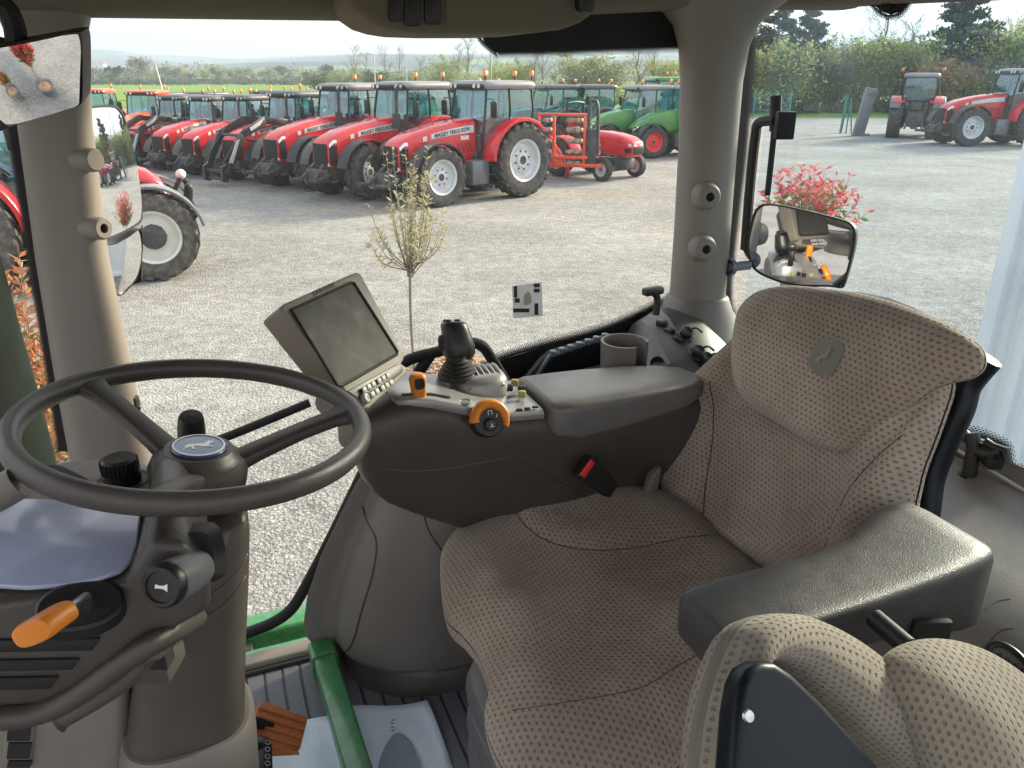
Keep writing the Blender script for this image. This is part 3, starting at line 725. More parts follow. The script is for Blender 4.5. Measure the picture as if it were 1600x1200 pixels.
        for s in (1, -1):
            hk = MB(); hk.lathe([(0, .02), (.15, .02), (.19, 0), (.21, -.08), (.21, -.2)], (fx, s*(ft+.22), FR), (0, s, 0), 28); hk.build('hub_cap', M['chassis'], root)
    # chassis
    k = 1 if style != 'small' else .62
    c = MB(); c.box((1.9*k+.1, 0, .80*k), (3.3*k, .56*k, .55*k), bev=.05); c.box((0, 0, RR), (.6, 1.3, .45), bev=.1); c.box((fx, 0, FR), (.22, 1.5, .2), bev=.04)
    c.box((fx+.2, 0, FR+.15), (.5, .5, .35), bev=.05)
    if style != 'small': c.box((.45, 0, 1.05), (1.7, 1.0, .5), bev=.06)
    c.build('chassis', M['chassis'], root)
    if style != 'small':
        for s in (1, -1):
            t_ = MB(); t_.box((1.42, s*.68, .78), (.62, .46, .68), bev=.08); t_.build('fuel_tank', M['fgrey'] if style != 'fendt' else M['chassis'], root)
            t_ = MB()
            for z in (.42, .70, .98): t_.box((.98, s*.74, z), (.34, .40, .035), bev=.01)
            for dx in (-.18, .18): t_.box((.98+dx, s*.90, .72), (.03, .05, .70), bev=.01)
            t_.box((.98, s*.55, .75), (.34, .03, .6)); t_.build('steps', M['chassis'], root)
            fm = MB(); arc_strip(fm, (fx, FR), FR+.09, 10, 150, s*.68, s*1.12, .02, lip=.03); fm.tube([(fx, s*.70, FR), (fx, s*.72, FR*2+.1)], .025, 6); fm.build('front_fender', M['black'] if style != 'stub' else M['fgrey'], root)
        if weight and style != 'stub':
            w_ = MB()
            w_.box((xf+.18, 0, .70), (.28, .72, .36), bev=.04)
            for y in (-.32, .32):
                w_.tube([(xf, y, .72), (xf+.45, y*1.1, .58), (xf+.78, y*1.15, .62)], [.06, .06, .05], 8); w_.tube([(xf+.78, y*1.15, .55), (xf+.84, y*1.15, .62), (xf+.82, y*1.15, .72)], .035, 6)
                w_.cyl((xf+.1, y*.7, 1.0), (xf+.5, y*1.0, .62), .045, 8)
            w_.build('front_linkage', M['chassis'], root)
        rl = MB()
        for y in (-.35, .35): rl.tube([(-.4, y, .75), (-.95, y*1.1, .55), (-1.25, y*1.15, .55)], .05, 8); rl.cyl((-.5, y, 1.5), (-.9, y*1.1, .6), .04, 8)
        rl.cyl((-.4, 0, 1.1), (-1.0, 0, 1.0), .05, 8); rl.box((-.55, 0, .95), (.35, .7, .7), bev=.06); rl.box((-.72, 0, .62), (.3, .3, .25), bev=.03); rl.build('rear_linkage', M['chassis'], root)
    for s in (1, -1):
        if style != 'small':
            fm = MB(); arc_strip(fm, (0, RR), RR+.10, 2, 135, s*.55, s*1.18, .035, 18, lip=.06)
            fm.add([V((RR*.9, s*.60, RR*.95)), V((RR*1.08, s*.60, RR*1.0)), V((.5, s*.60, RR*2+.02)), V((-.4, s*.60, RR*2+.0)), V((-.5, s*.6, RR))], [[0, 1, 2, 3, 4]])
            fm.build('rear_fender', M[fender], root)
            if style == 'valtra':
                e = MB(); arc_strip(e, (0, RR), RR+.06, 40, 150, s*.75, s*1.28, .06, 12, lip=.08); e.build('fender_flare', M['fgrey'], root)
        else:
            fm = MB(); arc_strip(fm, (0, RR), RR+.07, 10, 150, s*.5, s*1.0, .03, 12, lip=.04); fm.build('rear_fender', M[fender], root)
    if cab:
        b0, b1 = 1.10, 2.98; zx = {'mf': (1.22, 1.02), 'fendt': (1.35, 1.05), 'valtra': (1.2, 1.0)}.get(style, (1.22, 1.0))
        xA0, xA1 = zx; xC0, xC1 = -.62, -.66
        w0, w1 = .78, .76; zw = 2.35; ww = .84
        corners = lambda s: [(V((xA0, s*w0*.86, b0)), V((xA0-.06, s*ww*.90, zw-.3)), V((xA1, s*w1*.92, b1))),
                             (V((.30, s*(w0+.02), b0)), V((.30, s*(ww+.03), zw)), V((.26, s*(w1+.02), b1))),
                             (V((xC0, s*w0*.9, RR*2-.1)), V((xC0-.05, s*ww*.92, zw)), V((xC1, s*w1*.92, b1)))]
        fr = MB()
        for s in (1, -1):
            for p in corners(s): fr.tube(spline(p, 4), .034, 8)
            A, B, C_ = corners(s)
            fr.tube([A[2], B[2], C_[2]], .04, 6); fr.tube([A[0], B[0], C_[0]], .04, 6)
        for i in (0, 2): fr.tube([corners(1)[0][i], corners(-1)[0][i]], .04, 6); fr.tube([corners(1)[2][i], corners(-1)[2][i]], .045, 6)
        fr.build('cab_frame', M['black'] if style != 'fendt' else M['fgreendk'], root)
        gl = MB()
        L = corners(1); R_ = corners(-1)
        seq = [L[0], L[1], L[2], R_[2], R_[1], R_[0]]
        rings = [[spline(q, 4)[i] for q in seq] for i in range(9)]
        gl.loft(rings, cap=False); gl.build('cab_glass', M['tglass'], root, angle=30)
        it = MB(); it.box((-.1, 0, 1.75), (.14, .5, .7), bev=.05); it.box((.12, 0, 1.45), (.5, .5, .16), bev=.05); it.box((.95, 0, 1.5), (.25, .35, .5), bev=.05)
        it.tube([(.72+.02*math.cos(a), .19*math.cos(a), 1.85+.19*math.sin(a)*.4) for a in [i*math.pi/6 for i in range(12)]], .018, 6, closed=True)
        it.box((.1, -.45, 1.6), (.7, .16, .3), bev=.04); it.build('cab_interior', M['fgrey'], root)
        rf = MB(); tr = []
        for z, gx, gw in [(b1-.02, 1.0, .80), (b1+.05, 1.06, .85), (b1+.13, 1.04, .84), (b1+.19, .96, .78), (b1+.215, .7, .6)]:
            tr.append(superring((.17 if style != 'fendt' else .2, 0, z), (1, 0, 0), (0, 1, 0), gx*(1.0 if style != 'fendt' else 1.05), gw, 32, 6))
        rf.loft(tr); rf.build('roof', M[roof], root, angle=50)
        rl_ = MB(); rl_.box((1.17 if style != 'fendt' else 1.2, 0, b1+.06), (.12, 1.5, .13), bev=.04); rl_.build('light_bar', M['black'], root)
        for y in (-.62, -.42, .42, .62):
            q = MB(); q.cyl((1.22, y, b1+.065), (1.25, y, b1+.065), .055, 12); q.build('work_light', M['lamp'], root)
        for s in (1, -1):
            q = MB(); q.box((1.12, s*1.12, 2.45), (.07, .24, .42), bev=.06, seg=3); q.tube([(1.1, s*.76, 2.72), (1.12, s*1.1, 2.72), (1.12, s*1.12, 2.5)], .016, 6); q.build('wing_mirror', M['black'], root)
        for bx, by in beacons:
            q = MB(); q.cyl((bx, by, b1+.15), (bx, by, b1+.34), .02, 8); q.build('beacon_stem', M['black'], root)
            q2 = MB(); q2.cyl((bx, by, b1+.32), (bx, by, b1+.47), .068, 12, r2=.055, bev=.02); q2.build('beacon', M['amber'], root)
        if exhaust:
            q = MB(); q.tube(spline([(1.38, .50, 1.9), (1.36, .53, 2.3)], 2), .12, 12); q.tube(spline([(1.36, .53, 2.25), (1.34, .54, 2.85), (1.28, .54, 3.02), (1.15, .56, 3.1)], 4), .055, 10); q.build('exhaust', M['chassis'], root)
    else:
        q = MB(); q.tube(spline([(-.1, .42, .9), (-.12, .42, 2.2), (-.12, .30, 2.38), (-.12, -.30, 2.38), (-.12, -.42, 2.2), (-.1, -.42, .9)], 4), .045, 8); q.build('roll_bar', M['black'], root)
        q = MB(); q.box((.1, 0, 1.15), (.42, .46, .1), bev=.04); q.box((-.12, 0, 1.38), (.1, .46, .42), bev=.04); q.build('seat', M['black'], root)
        q = MB(); q.cyl((.85, 0, 1.3), (.6, 0, 1.55), .03, 8); q.tube([(.58+.09*math.cos(a), .19*math.sin(a), 1.57+.15*math.cos(a)) for a in [i*math.pi/8 for i in range(16)]], .016, 6, closed=True); q.build('steering_wheel', M['black'], root)
    if loader:
        for s in (1, -1):
            q = MB()
            def bar(a, b, wa, wb, th=.09):
                a = V(a); b = V(b); d = (b-a).normalized(); n_ = V((-d.z, 0, d.x))
                q.prism([a+n_*wa, b+n_*wb, b-n_*wb, a-n_*wa], (0, th*s, 0))
            y = s*.56
            bar((1.15, y, 2.05), (2.5, y, 2.20), .10, .13); bar((2.5, y, 2.20), (3.6, y, 1.75), .15, .13); bar((3.6, y, 1.75), (4.45, y, .45), .15, .10)
            bar((1.5, y-.02*s, 1.0), (1.25, y-.02*s, 2.0), .12, .10, .06)
            q.cyl((2.0, y+.04*s, 1.5), (3.4, y+.04*s, 1.55), .05, 10); q.cyl((3.2, y+.05*s, 1.95), (4.3, y+.05*s, .85), .045, 10); q.cyl((3.4, y-.04*s, 2.0), (4.55, y-.04*s, .8), .03, 8)
            q.build('loader_arm', M['loader'], root, bev=.012)
        q = MB(); q.box((4.5, 0, .55), (.10, 1.25, .12), bev=.02); q.box((4.5, 0, .28), (.10, 1.25, .10), bev=.02); q.box((3.62, 0, 1.72), (.12, 1.2, .12), bev=.03)
        for y in (-.5, .5): q.prism([(4.4, y-.05, .8), (4.62, y-.05, .7), (4.66, y-.05, .2), (4.4, y-.05, .15)], (0, .10, 0))
        q.build('tool_carrier', M['loader'], root)
        q = MB(); q.prism([(3.80, .665, 1.62), (3.95, .665, 1.55), (4.38, .665, .85), (4.22, .665, .80)], (0, .02, 0)); q.build('loader_plate', M['rimsilver'], root)
        q = MB(); q.prism([(2.62, .665, 2.27), (3.3, .665, 1.98), (3.26, .665, 1.86), (2.8, .665, 2.05)], (0, .02, 0)); q.build('loader_badge', M['rimsilver'], root)
    return root
M['ventred'] = plain('dark_red_vent', (.20, .012, .018), .6, var=.2)
M['fgreendk'] = plain('green_post', (.02, .11, .03), .35, var=.1)
M['loader'] = plain('black_loader_steel', (.022, .024, .028), .4, var=.2, dust=.12, coat=.2)
def hd(x, y, rel=114):
    vy = math.degrees(math.atan2(x, y)); a = math.radians(vy-rel); return (math.sin(a), math.cos(a))
def rear_from_front(fx_, fy_, head, wb=2.9, side=1.15):
    """rear axle centre on the ground, from the contact of the near (left) front wheel"""
    h = V((head[0], head[1], 0)).normalized(); left = V((-h.y, h.x, 0)); return V((fx_, fy_, 0))-h*wb-left*side
GR = 'red tractors in the front row'
row = [((-2.05, 20.75), 'nearest red tractor, with the olive sapling before its front wheel', dict(number='8680', exhaust=False, beacons=((1.0, .6), (.2, -.3), (-.55, .1), (-.75, .62)))),
       ((-4.15, 22.0), 'second red tractor of the front row, its hood behind the nearest one', dict()),
       ((-6.1, 23.9), 'third red tractor of the front row, right of the black front loader', dict()),
       ((-8.0, 25.6), 'red tractor carrying a black front loader with grey badge plates', dict(loader=True)),
       ((-10.0, 27.2), 'red tractor just left of the black front loader', dict()),
       ((-11.7, 28.8), 'red tractor in the front row, second from its far left end', dict(exhaust=False)),
       ((-13.3, 30.1), 'red tractor at the far left end of the front row, with a black loader frame', dict(loader=True))]
for i, ((x, y), lb, kw) in enumerate(row):
    h = hd(x, y, [126, 128, 129, 130, 131, 132, 132][i])
    tractor('tractor', lb, rear_from_front(x+.25, y, h, 2.9*[1, 1, 1, .9, .86, .84, .84][i], 1.15*[1, 1, 1, .9, .86, .84, .84][i]), h, roof=('roofgrey' if i < 3 else 'roofdark'), steer=[.0, .26, .22, .15, .2, .2, .1][i], scale=[.98, .97, .95, .87, .82, .80, .80][i], wheels=((1.04, .66, .78, .52) if i < 3 else (.98, .64, .72, .50)), group=GR, weight=not kw.get('loader', False), **kw)
# second and third rows: only cabs show above the front row
GB = 'tractors parked behind the front row'
base_b = tractor('tractor', 'dark roofed tractor parked behind the front row of red ones', (-9, 36, 0), hd(-9, 36, 128), body='mfred', roof='roofdark', scale=.8, group=GB, stripe=False, text=None)
for i, (x, y, rel) in enumerate([(-6.6, 32.5, 128), (-9.2, 34.5, 130), (-11.8, 36.0, 130), (-14.0, 38.2, 132), (-4.0, 31.0, 128), (-16.6, 40.0, 132), (-1.2, 29.8, 126), (-12.5, 43, 130), (-8.5, 41, 130)]):
    o = base_b if i == 0 else copy_tree(base_b); h = hd(x, y, rel); o.location = (x, y, 0); o.rotation_euler.z = math.atan2(h[1], h[0]); o.scale = ((.90 if x > -6 else .80)*rnd.uniform(.97, 1.03),)*3
for i, (x, y, lb) in enumerate([(-15.6, 35.5, 'orange roofed tractor at the far left of the yard, nearer the red front row'), (-19.6, 39.0, 'orange tractor at the far left edge, partly behind the pillar mirror')]):
    tractor('tractor', lb, (x, y, 0), hd(x, y, 158), body='korange', roof='korange', scale=.84, text=None, stripe=False, group='orange tractors', exhaust=False)
# green tractors on the right of the row
GG = 'green tractors'
def placed(name, lb, px, py, hdg, wb=2.9, side=1.15, sc=.95, **kw):
    p = G(px, py); return tractor(name, lb, rear_from_front(p.x, p.y, hdg, wb*sc, side*sc), hdg, scale=sc, wb=wb, **kw)
fk = dict(body='fgreen', rim='rimred', roof='roofgrey', text=None, stripe=False, style='fendt', exhaust=False, group=GG, sc=.90)
placed('tractor', 'green tractor with red wheel rims beside the corner pillar', 1022, 248, hd(6, 34, 118), beacons=((-.6, .6), (.9, -.6)), **fk)
placed('tractor', 'green tractor whose hood shows between the orange cultivator and the one at the pillar', 950, 247, hd(4, 35, 118), beacons=((-.6, .6), (.9, .5)), **fk)
placed('tractor', 'taller green tractor furthest back, only its roof showing', 985, 219, hd(6, 46, 118), beacons=((.5, .5), (-.6, -.5)), **dict(fk, roof='fgreen', sc=1.0))
dk = dict(fk, body='fgrey', roof='roofdark', group='dark cabs behind the orange machine')
placed('tractor', 'dark cabbed tractor directly behind the nearest red tractor', 812, 240, hd(1, 37, 118), **dk)
placed('tractor', 'dark cabbed tractor behind the orange machine', 868, 238, hd(2.5, 38, 118), **dk)
# small red two-wheel-drive tractor facing right
p = G(940, 283); q = G(984, 277); ax = (q-p); ax.z = 0
hs = V((ax.y, -ax.x, 0)).normalized(); mid_ = (p+q)*.5
tractor('small_tractor', 'small red cabless tractor with thin front wheels, facing right', mid_-hs*1.95+V((.12, .12, 0)), hs, style='small', cab=False, text=None, stripe=True, wheels=(.62, .36, .37, .24), wb=1.95, group=None, weight=False, exhaust=False)
# red machine with upright frame
def seeder(loc, ang):
    root = thing('row_cultivator', 'orange red folded cultivator standing behind the nearest tractor', 'farm machine', loc, ang)
    m = MB()
    for x in (-.75, -.25, .75): m.box((x, 0, 1.25), (.09, .12, 1.7), bev=.02)
    m.box((0, 0, 2.08), (1.6, .12, .09), bev=.02); m.box((0, 0, .75), (1.8, .14, .11), bev=.02); m.box((.55, 0, .5), (1.6, .14, .12), bev=.02)
    m.tube([(-.4, .1, 1.4), (0, .5, .6), (.2, .75, .1)], .05, 8); m.tube([(.3, .1, .9), (.1, .7, .05)], .06, 8); m.box((-.3, .2, .55), (.5, .4, .3), bev=.04); m.build('frame', M['seedred'], root)
    for x in (-.5, .28, .52):
        q = MB()
        for z in (.55, .9, 1.25, 1.6, 1.9): q.lathe([(0, -.05), (.16, -.05), (.17, 0), (.16, .05), (0, .05)], (x, .14, z), (0, .3, 1), 16); q.box((x, 0, z), (.08, .28, .06))
        q.build('disc_column', M['seedisc'], root)
    q = MB(); q.box((1.12, .12, .95), (.30, .02, .42)); q.build('warning_panel', M['warn'], root, smooth=False)
    q = MB(); q.tube(spline([(.85, 0, .5), (.9, 0, 2.3), (1.0, 0, 2.5), (1.15, 0, 2.3), (1.2, 0, .9)], 4), .06, 8); q.box((1.0, .05, 1.1), (.3, .25, 1.1), bev=.04); q.build('hose_stack', M['chassis'], root)
M['seedisc'] = plain('worn_discs', (.35, .30, .25), .6, metal=.3, var=.4, vs=9)
def m_warn():
    t = NT('red_white_stripes'); co = t.coord(); w = t.new('ShaderNodeTexWave'); w.bands_direction = 'DIAGONAL'; w.inputs['Scale'].default_value = 2.2; t.link(co, w.inputs[0])
    t.set(**{'Base Color': t.ramp(w.outputs['Fac'], [(.49, (.8, .8, .8)), (.51, (.7, .03, .03))]), 'Roughness': .5}); return t.m
M['warn'] = m_warn()
p = G(876, 282); seeder((p.x, p.y, 0), math.radians(-12))
# neighbour tractor whose front wheel shows left of the row
p = G(258, 440); h = V((.906, .42, 0))
R_ = rear_from_front(p.x, p.y, h, 2.9, -1.15)
tractor('tractor', 'red tractor with cream front wheel, half hidden behind the pillar and outside mirror', R_, h, rim='rimcream', tyre='tyre_mud', text=None, stripe=False, exhaust=False, wheels=(.98, .64, .75, .52), scale=.98, style='stub')
# right-hand tractors
p = (G(1385, 216)+G(1462, 216))*.5; h = V((.44, .90, 0)).normalized()
tractor('tractor', 'dark red tractor seen from its rear, standing before the thicket', p+h*.2, h, body='mfred', fender='mfred', style='valtra', rim='rimsilver', roof='roofgrey', text=None, stripe=False, exhaust=False, beacons=((-.4, .95), (-.4, -.95)), scale=1.06, tyre='tyre_mud')
p = G(1516, 229); h = V((-.97, -.06, 0)).normalized()
tractor('tractor', 'red tractor at the right edge, facing left before the trees', rear_from_front(p.x, p.y, h, 3.2, 1.25), h, text=None, exhaust=False, scale=1.12, wheels=(1.0, .66, .80, .56))
# posts and fence by the road
p = G(1345, 212); m = MB(); m.box(p+V((0, 0, 1.3)), (.62, .32, 2.6), R=Matrix.Rotation(math.radians(8), 3, 'Y'), bev=.04); m.box(p+V((.24, -.12, 2.35)), (.5, .2, .25), R=Matrix.Rotation(math.radians(8), 3, 'Y'), bev=.02); m.box(p+V((-.02, 0, .06)), (.9, .5, .12), bev=.02)
tag(m.build('grey_post', plain('post_grey', (.16, .18, .19), .6), org=p), 'grey leaning box-shaped post standing before the thicket', 'post')
def frame_stand(px, py, px2, col, lb):
    a = G(px, py); b = G(px2, py); m = MB(); m.tube([a, a+V((.12, 0, 2.2))], .09, 8); m.tube([b, (a+b)*.5+V((0, 0, 2.0))], .04, 6); m.tube([(a+b)*.5, (a+b)*.5+V((.0, 0, 2.0))], .04, 6)
    tag(m.build('post_frame', col, org=a), lb, 'post')
frame_stand(1313, 208, 1330, plain('teal_post', (.03, .22, .17), .5), 'teal post with thin white braces left of the grey post')
# teal mesh fence behind the corner pillar
root = thing('mesh_fence', 'teal mesh fence panel seen just right of the corner pillar', 'fence', at(1170, 66))
m = MB(); a = at(1120, 66)-at(1170, 66); b = at(1232, 66)-at(1170, 66); tm = plain('teal_mesh', (.04, .25, .26), .5)
for i in range(60): q = a.lerp(b, i/59); m.box((q.x, 0, 1.0), (.012, .012, 1.9))
for z in (.1, .7, 1.3, 1.9): m.box(((a.x+b.x)/2, 0, z), (b.x-a.x, .02, .03))
m.build('mesh_panel', tm, root, smooth=False)
for f in (0, .5, 1): q = MB(); x = a.x+(b.x-a.x)*f; q.box((x, 0, 1.05), (.09, .09, 2.1), bev=.01); q.build('fence_post', tm, root)
# ---------------------------------------------------------------- plants near the cab
def shoots(name, label, cat, loc, h, trunk_h, crown_r, crown_h, nstem, leaves, seed, wood='palebark', pot=None, trunk_r=.018, lsize=.06, upright=.6):
    r = random.Random(seed); root = thing(name, label, cat, loc)
    w = MB(); tips = []
    if trunk_h > 0: w.tube(spline([(0, 0, 0), (r.uniform(-.03, .03), 0, trunk_h*.5), (0, 0, trunk_h)], 3), [trunk_r*1.3]+[trunk_r]*6, 7)
    for i in range(nstem):
        a = r.uniform(0, 6.283); q = r.random()**.6; z1 = trunk_h+crown_h*r.uniform(.15, 1.0)
        rr = crown_r*q*(1.1-.7*abs((z1-trunk_h)/crown_h-.45)); b = V((r.gauss(0, .02), r.gauss(0, .02), trunk_h*r.uniform(.92, 1.0) if trunk_h else 0))
        e = V((math.cos(a)*rr, math.sin(a)*rr, z1)); mid = b.lerp(e, .5)+V((math.cos(a), math.sin(a), 0))*rr*.15-V((0, 0, crown_h*.05))
        path = spline([b, mid, e], 4); w.tube(path, [trunk_r*.5*(1-.8*k/8) for k in range(9)], 4, cap=False); tips.append(path)
    w.build('trunk', M[wood], root, angle=60)
    for key, mat, n, lo, hi, asp in leaves:
        m = MB()
        for _ in range(n):
            pth = r.choice(tips); t = r.uniform(lo, hi); k = min(7, int(t*8)); p = pth[k].lerp(pth[k+1], t*8-k)
            d = (pth[min(8, k+1)]-pth[k]).normalized(); o = V((r.gauss(0, 1), r.gauss(0, 1), r.gauss(0, 1))); o = (o-d*o.dot(d)).normalized()
            dr = (d*upright+o).normalized(); sd = dr.cross(V((r.gauss(0, 1), r.gauss(0, 1), r.gauss(0, 1)))).normalized(); s = lsize*r.uniform(.6, 1.3)
            kk = len(m.v); m.v += [p, p+dr*s*.45+sd*s*asp, p+dr*s, p+dr*s*.45-sd*s*asp]; m.f.append([kk, kk+1, kk+2, kk+3])
        m.build(key, M[mat], root, smooth=False, fixn=False)
    if pot:
        q = MB(); R0, R1, ph = pot; q.lathe([(0, -trunk_h*0-ph), (R0, -ph), (R1, -.02), (R1+.03, 0), (R1-.03, .01), (R1-.05, -.06), (0, -.06)], n=28); q.build('pot', M['potgrey'], root)
        q = MB(); q.lathe([(R1-.05, -.07), (R1*.6, -.02), (0, .0)], n=20); q.build('mulch', M['mulch'], root)
        for ch in root.children: pass
        root.location.z += ph
    return root
M['potgrey'] = plain('concrete_pot', (.16, .17, .18), .8, var=.15, vs=6)
p = G(652, 592)
shoots('olive_tree', 'young olive tree with thin trunk and sparse pale leaves outside the window', 'tree', (p.x-.02, p.y, 0), 2.6, 1.30, .46, 1.28, 34, [('crown', 'lf_olive', 1500, .30, 1.0, .14)], 21, wood='palebark', pot=None, trunk_r=.017, lsize=.060, upright=.5)
m = MB(); c0 = G(690, 580); rr_ = random.Random(4)
for k in range(700):
    a = rr_.uniform(0, 6.283); q = rr_.random()**.5*.75; c = V((c0.x+math.cos(a)*q, c0.y+math.sin(a)*q*.8, .05*(1-q)+rr_.uniform(0, .04)))
    d = V((rr_.gauss(0, 1), rr_.gauss(0, 1), rr_.gauss(0, .4))).normalized()*rr_.uniform(.02, .06); e = d.cross(V((0, 0, 1))).normalized()*rr_.uniform(.008, .02); m.add([c-d-e, c+d-e, c+d+e, c-d+e], [[0, 1, 2, 3]])
tag(m.build('bark_mulch', M['mulch'], smooth=False, fixn=False), 'brown bark mulch around the foot of the olive tree', 'mulch', kind='stuff')
def photinia(loc, lb, seed, s=1.0, th=1.25, pot=(.22, .32, .42), cr=.55, chh=1.0, nr=2000):
    o = shoots('photinia_tree', lb, 'tree', loc, 2.2, th, cr, chh, 70, [('crown', 'lf_fresh', 900, .2, .8, .2), ('red_shoots', 'lf_red', nr, .5, 1.0, .17)], seed, pot=pot, lsize=.11, trunk_r=.02); o.scale = (s,)*3; return o
p = G(1245, 470); PH = V((p.x, p.y, 0)); photinia(PH, 'potted tree with bright red shoots behind the square mirror', 31, 1.0, th=.62, cr=.85, chh=.95, nr=1150)
M['film'] = glassmat('clear_film', (.9, .9, .9), .03); _t = M['film'].node_tree; _d = _t.nodes.new('ShaderNodeBsdfDiffuse'); _d.inputs[0].default_value = (.75, .78, .78, 1); _m = _t.nodes.new('ShaderNodeMixShader'); _m.inputs[0].default_value = .55; _o = _t.nodes['Material Output']; _s = _o.inputs[0].links[0].from_socket; _t.links.new(_s, _m.inputs[1]); _t.links.new(_d.outputs[0], _m.inputs[2]); _t.links.new(_m.outputs[0], _o.inputs[0])
# ================================================================ the cab we stand in
def facing(n, p): return n if (CAM-p).dot(n) > 0 else -n
def plane3(a, b, c):
    n = (b-a).cross(c-a).normalized(); return a, facing(n, a)
def pxs(pts, p0, n): return [pl(x, y, p0, n) for x, y in pts]
def pillow(px, p0, n, hf, hb, bump=None, N=110, K=26, e=2.6, eb=2.4, sharp=False, scale=1.0):
    """cushion from an outline: front swells by hf along n, back by hb; returns MB with planar UV in metres"""
    n = facing(V(n).normalized(), p0); P = pxs(px, p0, n)
    per = max(2, N//len(P)); ring = spline(P, per, True); m_ = len(ring)
    c = sum(ring, V((0, 0, 0)))/m_; A_ = 0; cc_ = V((0, 0, 0))
    for i in range(m_):
        a_ = (ring[i]-c).cross(ring[(i+1) % m_]-c).dot(n); A_ += a_; cc_ += (ring[i]+ring[(i+1) % m_]+c)*(a_/3)
    c = cc_/A_
    ex = (P[len(P)//2]-P[0]); ex = RV-n*RV.dot(n) if abs(RV.dot(n)) < .9 else FV-n*FV.dot(n); ex.normalize(); ey = n.cross(ex)
    m = MB(); vs = []; uv = []; fs = []
    def rowset(h, ee, sgn):
        rows = []
        for k in range(K+1):
            t = (k/K); s = 1-t**1.6 if k < K else 0.0
            s = math.cos(t*math.pi/2) if k < K else 0
            z = h*max(0, 1-s**ee)**(1/ee)
            row = []
            for q in ring:
                d = (q-c)*s; x, y = d.dot(ex), d.dot(ey); zz = z
                if bump and sgn > 0: zz += bump(x, y, s)
                row.append((c+d+n*zz*sgn, (x, y)))
            rows.append(row)
        return rows
    fr = rowset(hf, e, 1); bk = rowset(hb, eb, -1)
    # cloth coordinates: run along the surface out from the middle, so the weave never smears at the rim
    edge = []
    for j in range(m_):
        L = 0; prev = fr[K][j][0]; d2 = (ring[j]-c); dx_, dy_ = d2.dot(ex), d2.dot(ey); l_ = math.hypot(dx_, dy_) or 1
        for k in range(K, -1, -1):
            p = fr[k][j][0]; L += (p-prev).length; prev = p; fr[k][j] = (p, (dx_/l_*L, dy_/l_*L))
        for k in range(0, K+1):
            p = bk[k][j][0]; L += (p-prev).length; prev = p; bk[k][j] = (p, (dx_/l_*L, dy_/l_*L))
    for rows, flip in ((fr, False), (bk[1:] and bk, True)):
        k0 = len(vs)
        for row in rows:
            for p, t in row: vs.append(p); uv.append(t)
        for i in range(K):
            for j in range(m_):
                a, b, c2, d = k0+i*m_+j, k0+i*m_+(j+1) % m_, k0+(i+1)*m_+(j+1) % m_, k0+(i+1)*m_+j
                fs.append([a, d, c2, b] if flip else [a, b, c2, d])
    m.add(vs, fs, uv); m.frame = (c, ex, ey, n); return m
def pad_px(m, polys, N_, m_, K):
    """raise stitched panels: polys = [(outline in px, height, soft px)]; moves the front vertices along the cushion normal"""
    c, ex, ey, n = m.frame
    def sd(x, y, P):
        ins = False; best = 1e9; j = len(P)-1
        for i in range(len(P)):
            (xi, yi), (xj, yj) = P[i], P[j]
            if (yi > y) != (yj > y) and x < (xj-xi)*(y-yi)/(yj-yi)+xi: ins = not ins
            dx, dy = xj-xi, yj-yi; t = max(0, min(1, ((x-xi)*dx+(y-yi)*dy)/(dx*dx+dy*dy+1e-9))); best = min(best, math.hypot(x-xi-t*dx, y-yi-t*dy)); j = i
        return best if ins else -best
    src = [pix(v) for v in m.v[:N_]]
    for i, (x, y) in enumerate(src):
        for P, h, soft in polys:
            q = max(0, min(1, sd(x, y, P)/soft)); q = 1-(1-q)**2.4 if q > 0 else 0
            if q: s_ = math.cos(i//m_/K*math.pi/2); m.v[i] = m.v[i]+n*(h*q*min(1, (1-s_)/.06))
def weld(o, d=1e-5):
    bm = bmesh.new(); bm.from_mesh(o.data); bmesh.ops.remove_doubles(bm, verts=bm.verts, dist=d); bmesh.ops.recalc_face_normals(bm, faces=bm.faces); bm.to_mesh(o.data); bm.free()
    for p in o.data.polygons: p.use_smooth = True
def seam(m, bvh, pts, rad=.002, lift=.0005, n=8):
    P = []
    for x, y in [(p.x, p.y) for p in spline([(a, b, 0) for a, b in pts], n)]:
        q = on_surf(bvh, x, y, lift)
        if q: P.append(q)
    if len(P) > 2: m.tube(P, rad, 6)
def frit(root, solid, dots, p0, n, pitch=.0062, rows=6, name='frit_band'):
    """solid: outline in px; dots: list of (px inner, px outer) pairs along the edge"""
    m = MB(); n = facing(n, p0)
    if solid:
        P = pxs(solid, p0, n); m.prism(P, -n*.002)
        o = m.build(name, M['matte'], root, smooth=False)
    if dots:
        q = MB(); L = 0; prev = None
        A = spline([pl(*a, p0, n) for a, b in dots], 5); B = spline([pl(*b, p0, n) for a, b in dots], 5)
        for i in range(len(A)-1):
            l = ((A[i+1]-A[i]).length+(B[i+1]-B[i]).length)/2/pitch
            q.quad(A[i], A[i+1], B[i+1], B[i], [(L, 0), (L+l, 0), (L+l, rows), (L, rows)]); L += l
        q.build(name if not solid else 'frit_dots', M['frit'], root, smooth=False, fixn=False)
cab = thing('tractor_cab', 'tractor cab with beige pillars and wide glass, seen from its left doorway', 'tractor cab', T(-.5, .9, 0), world=True)
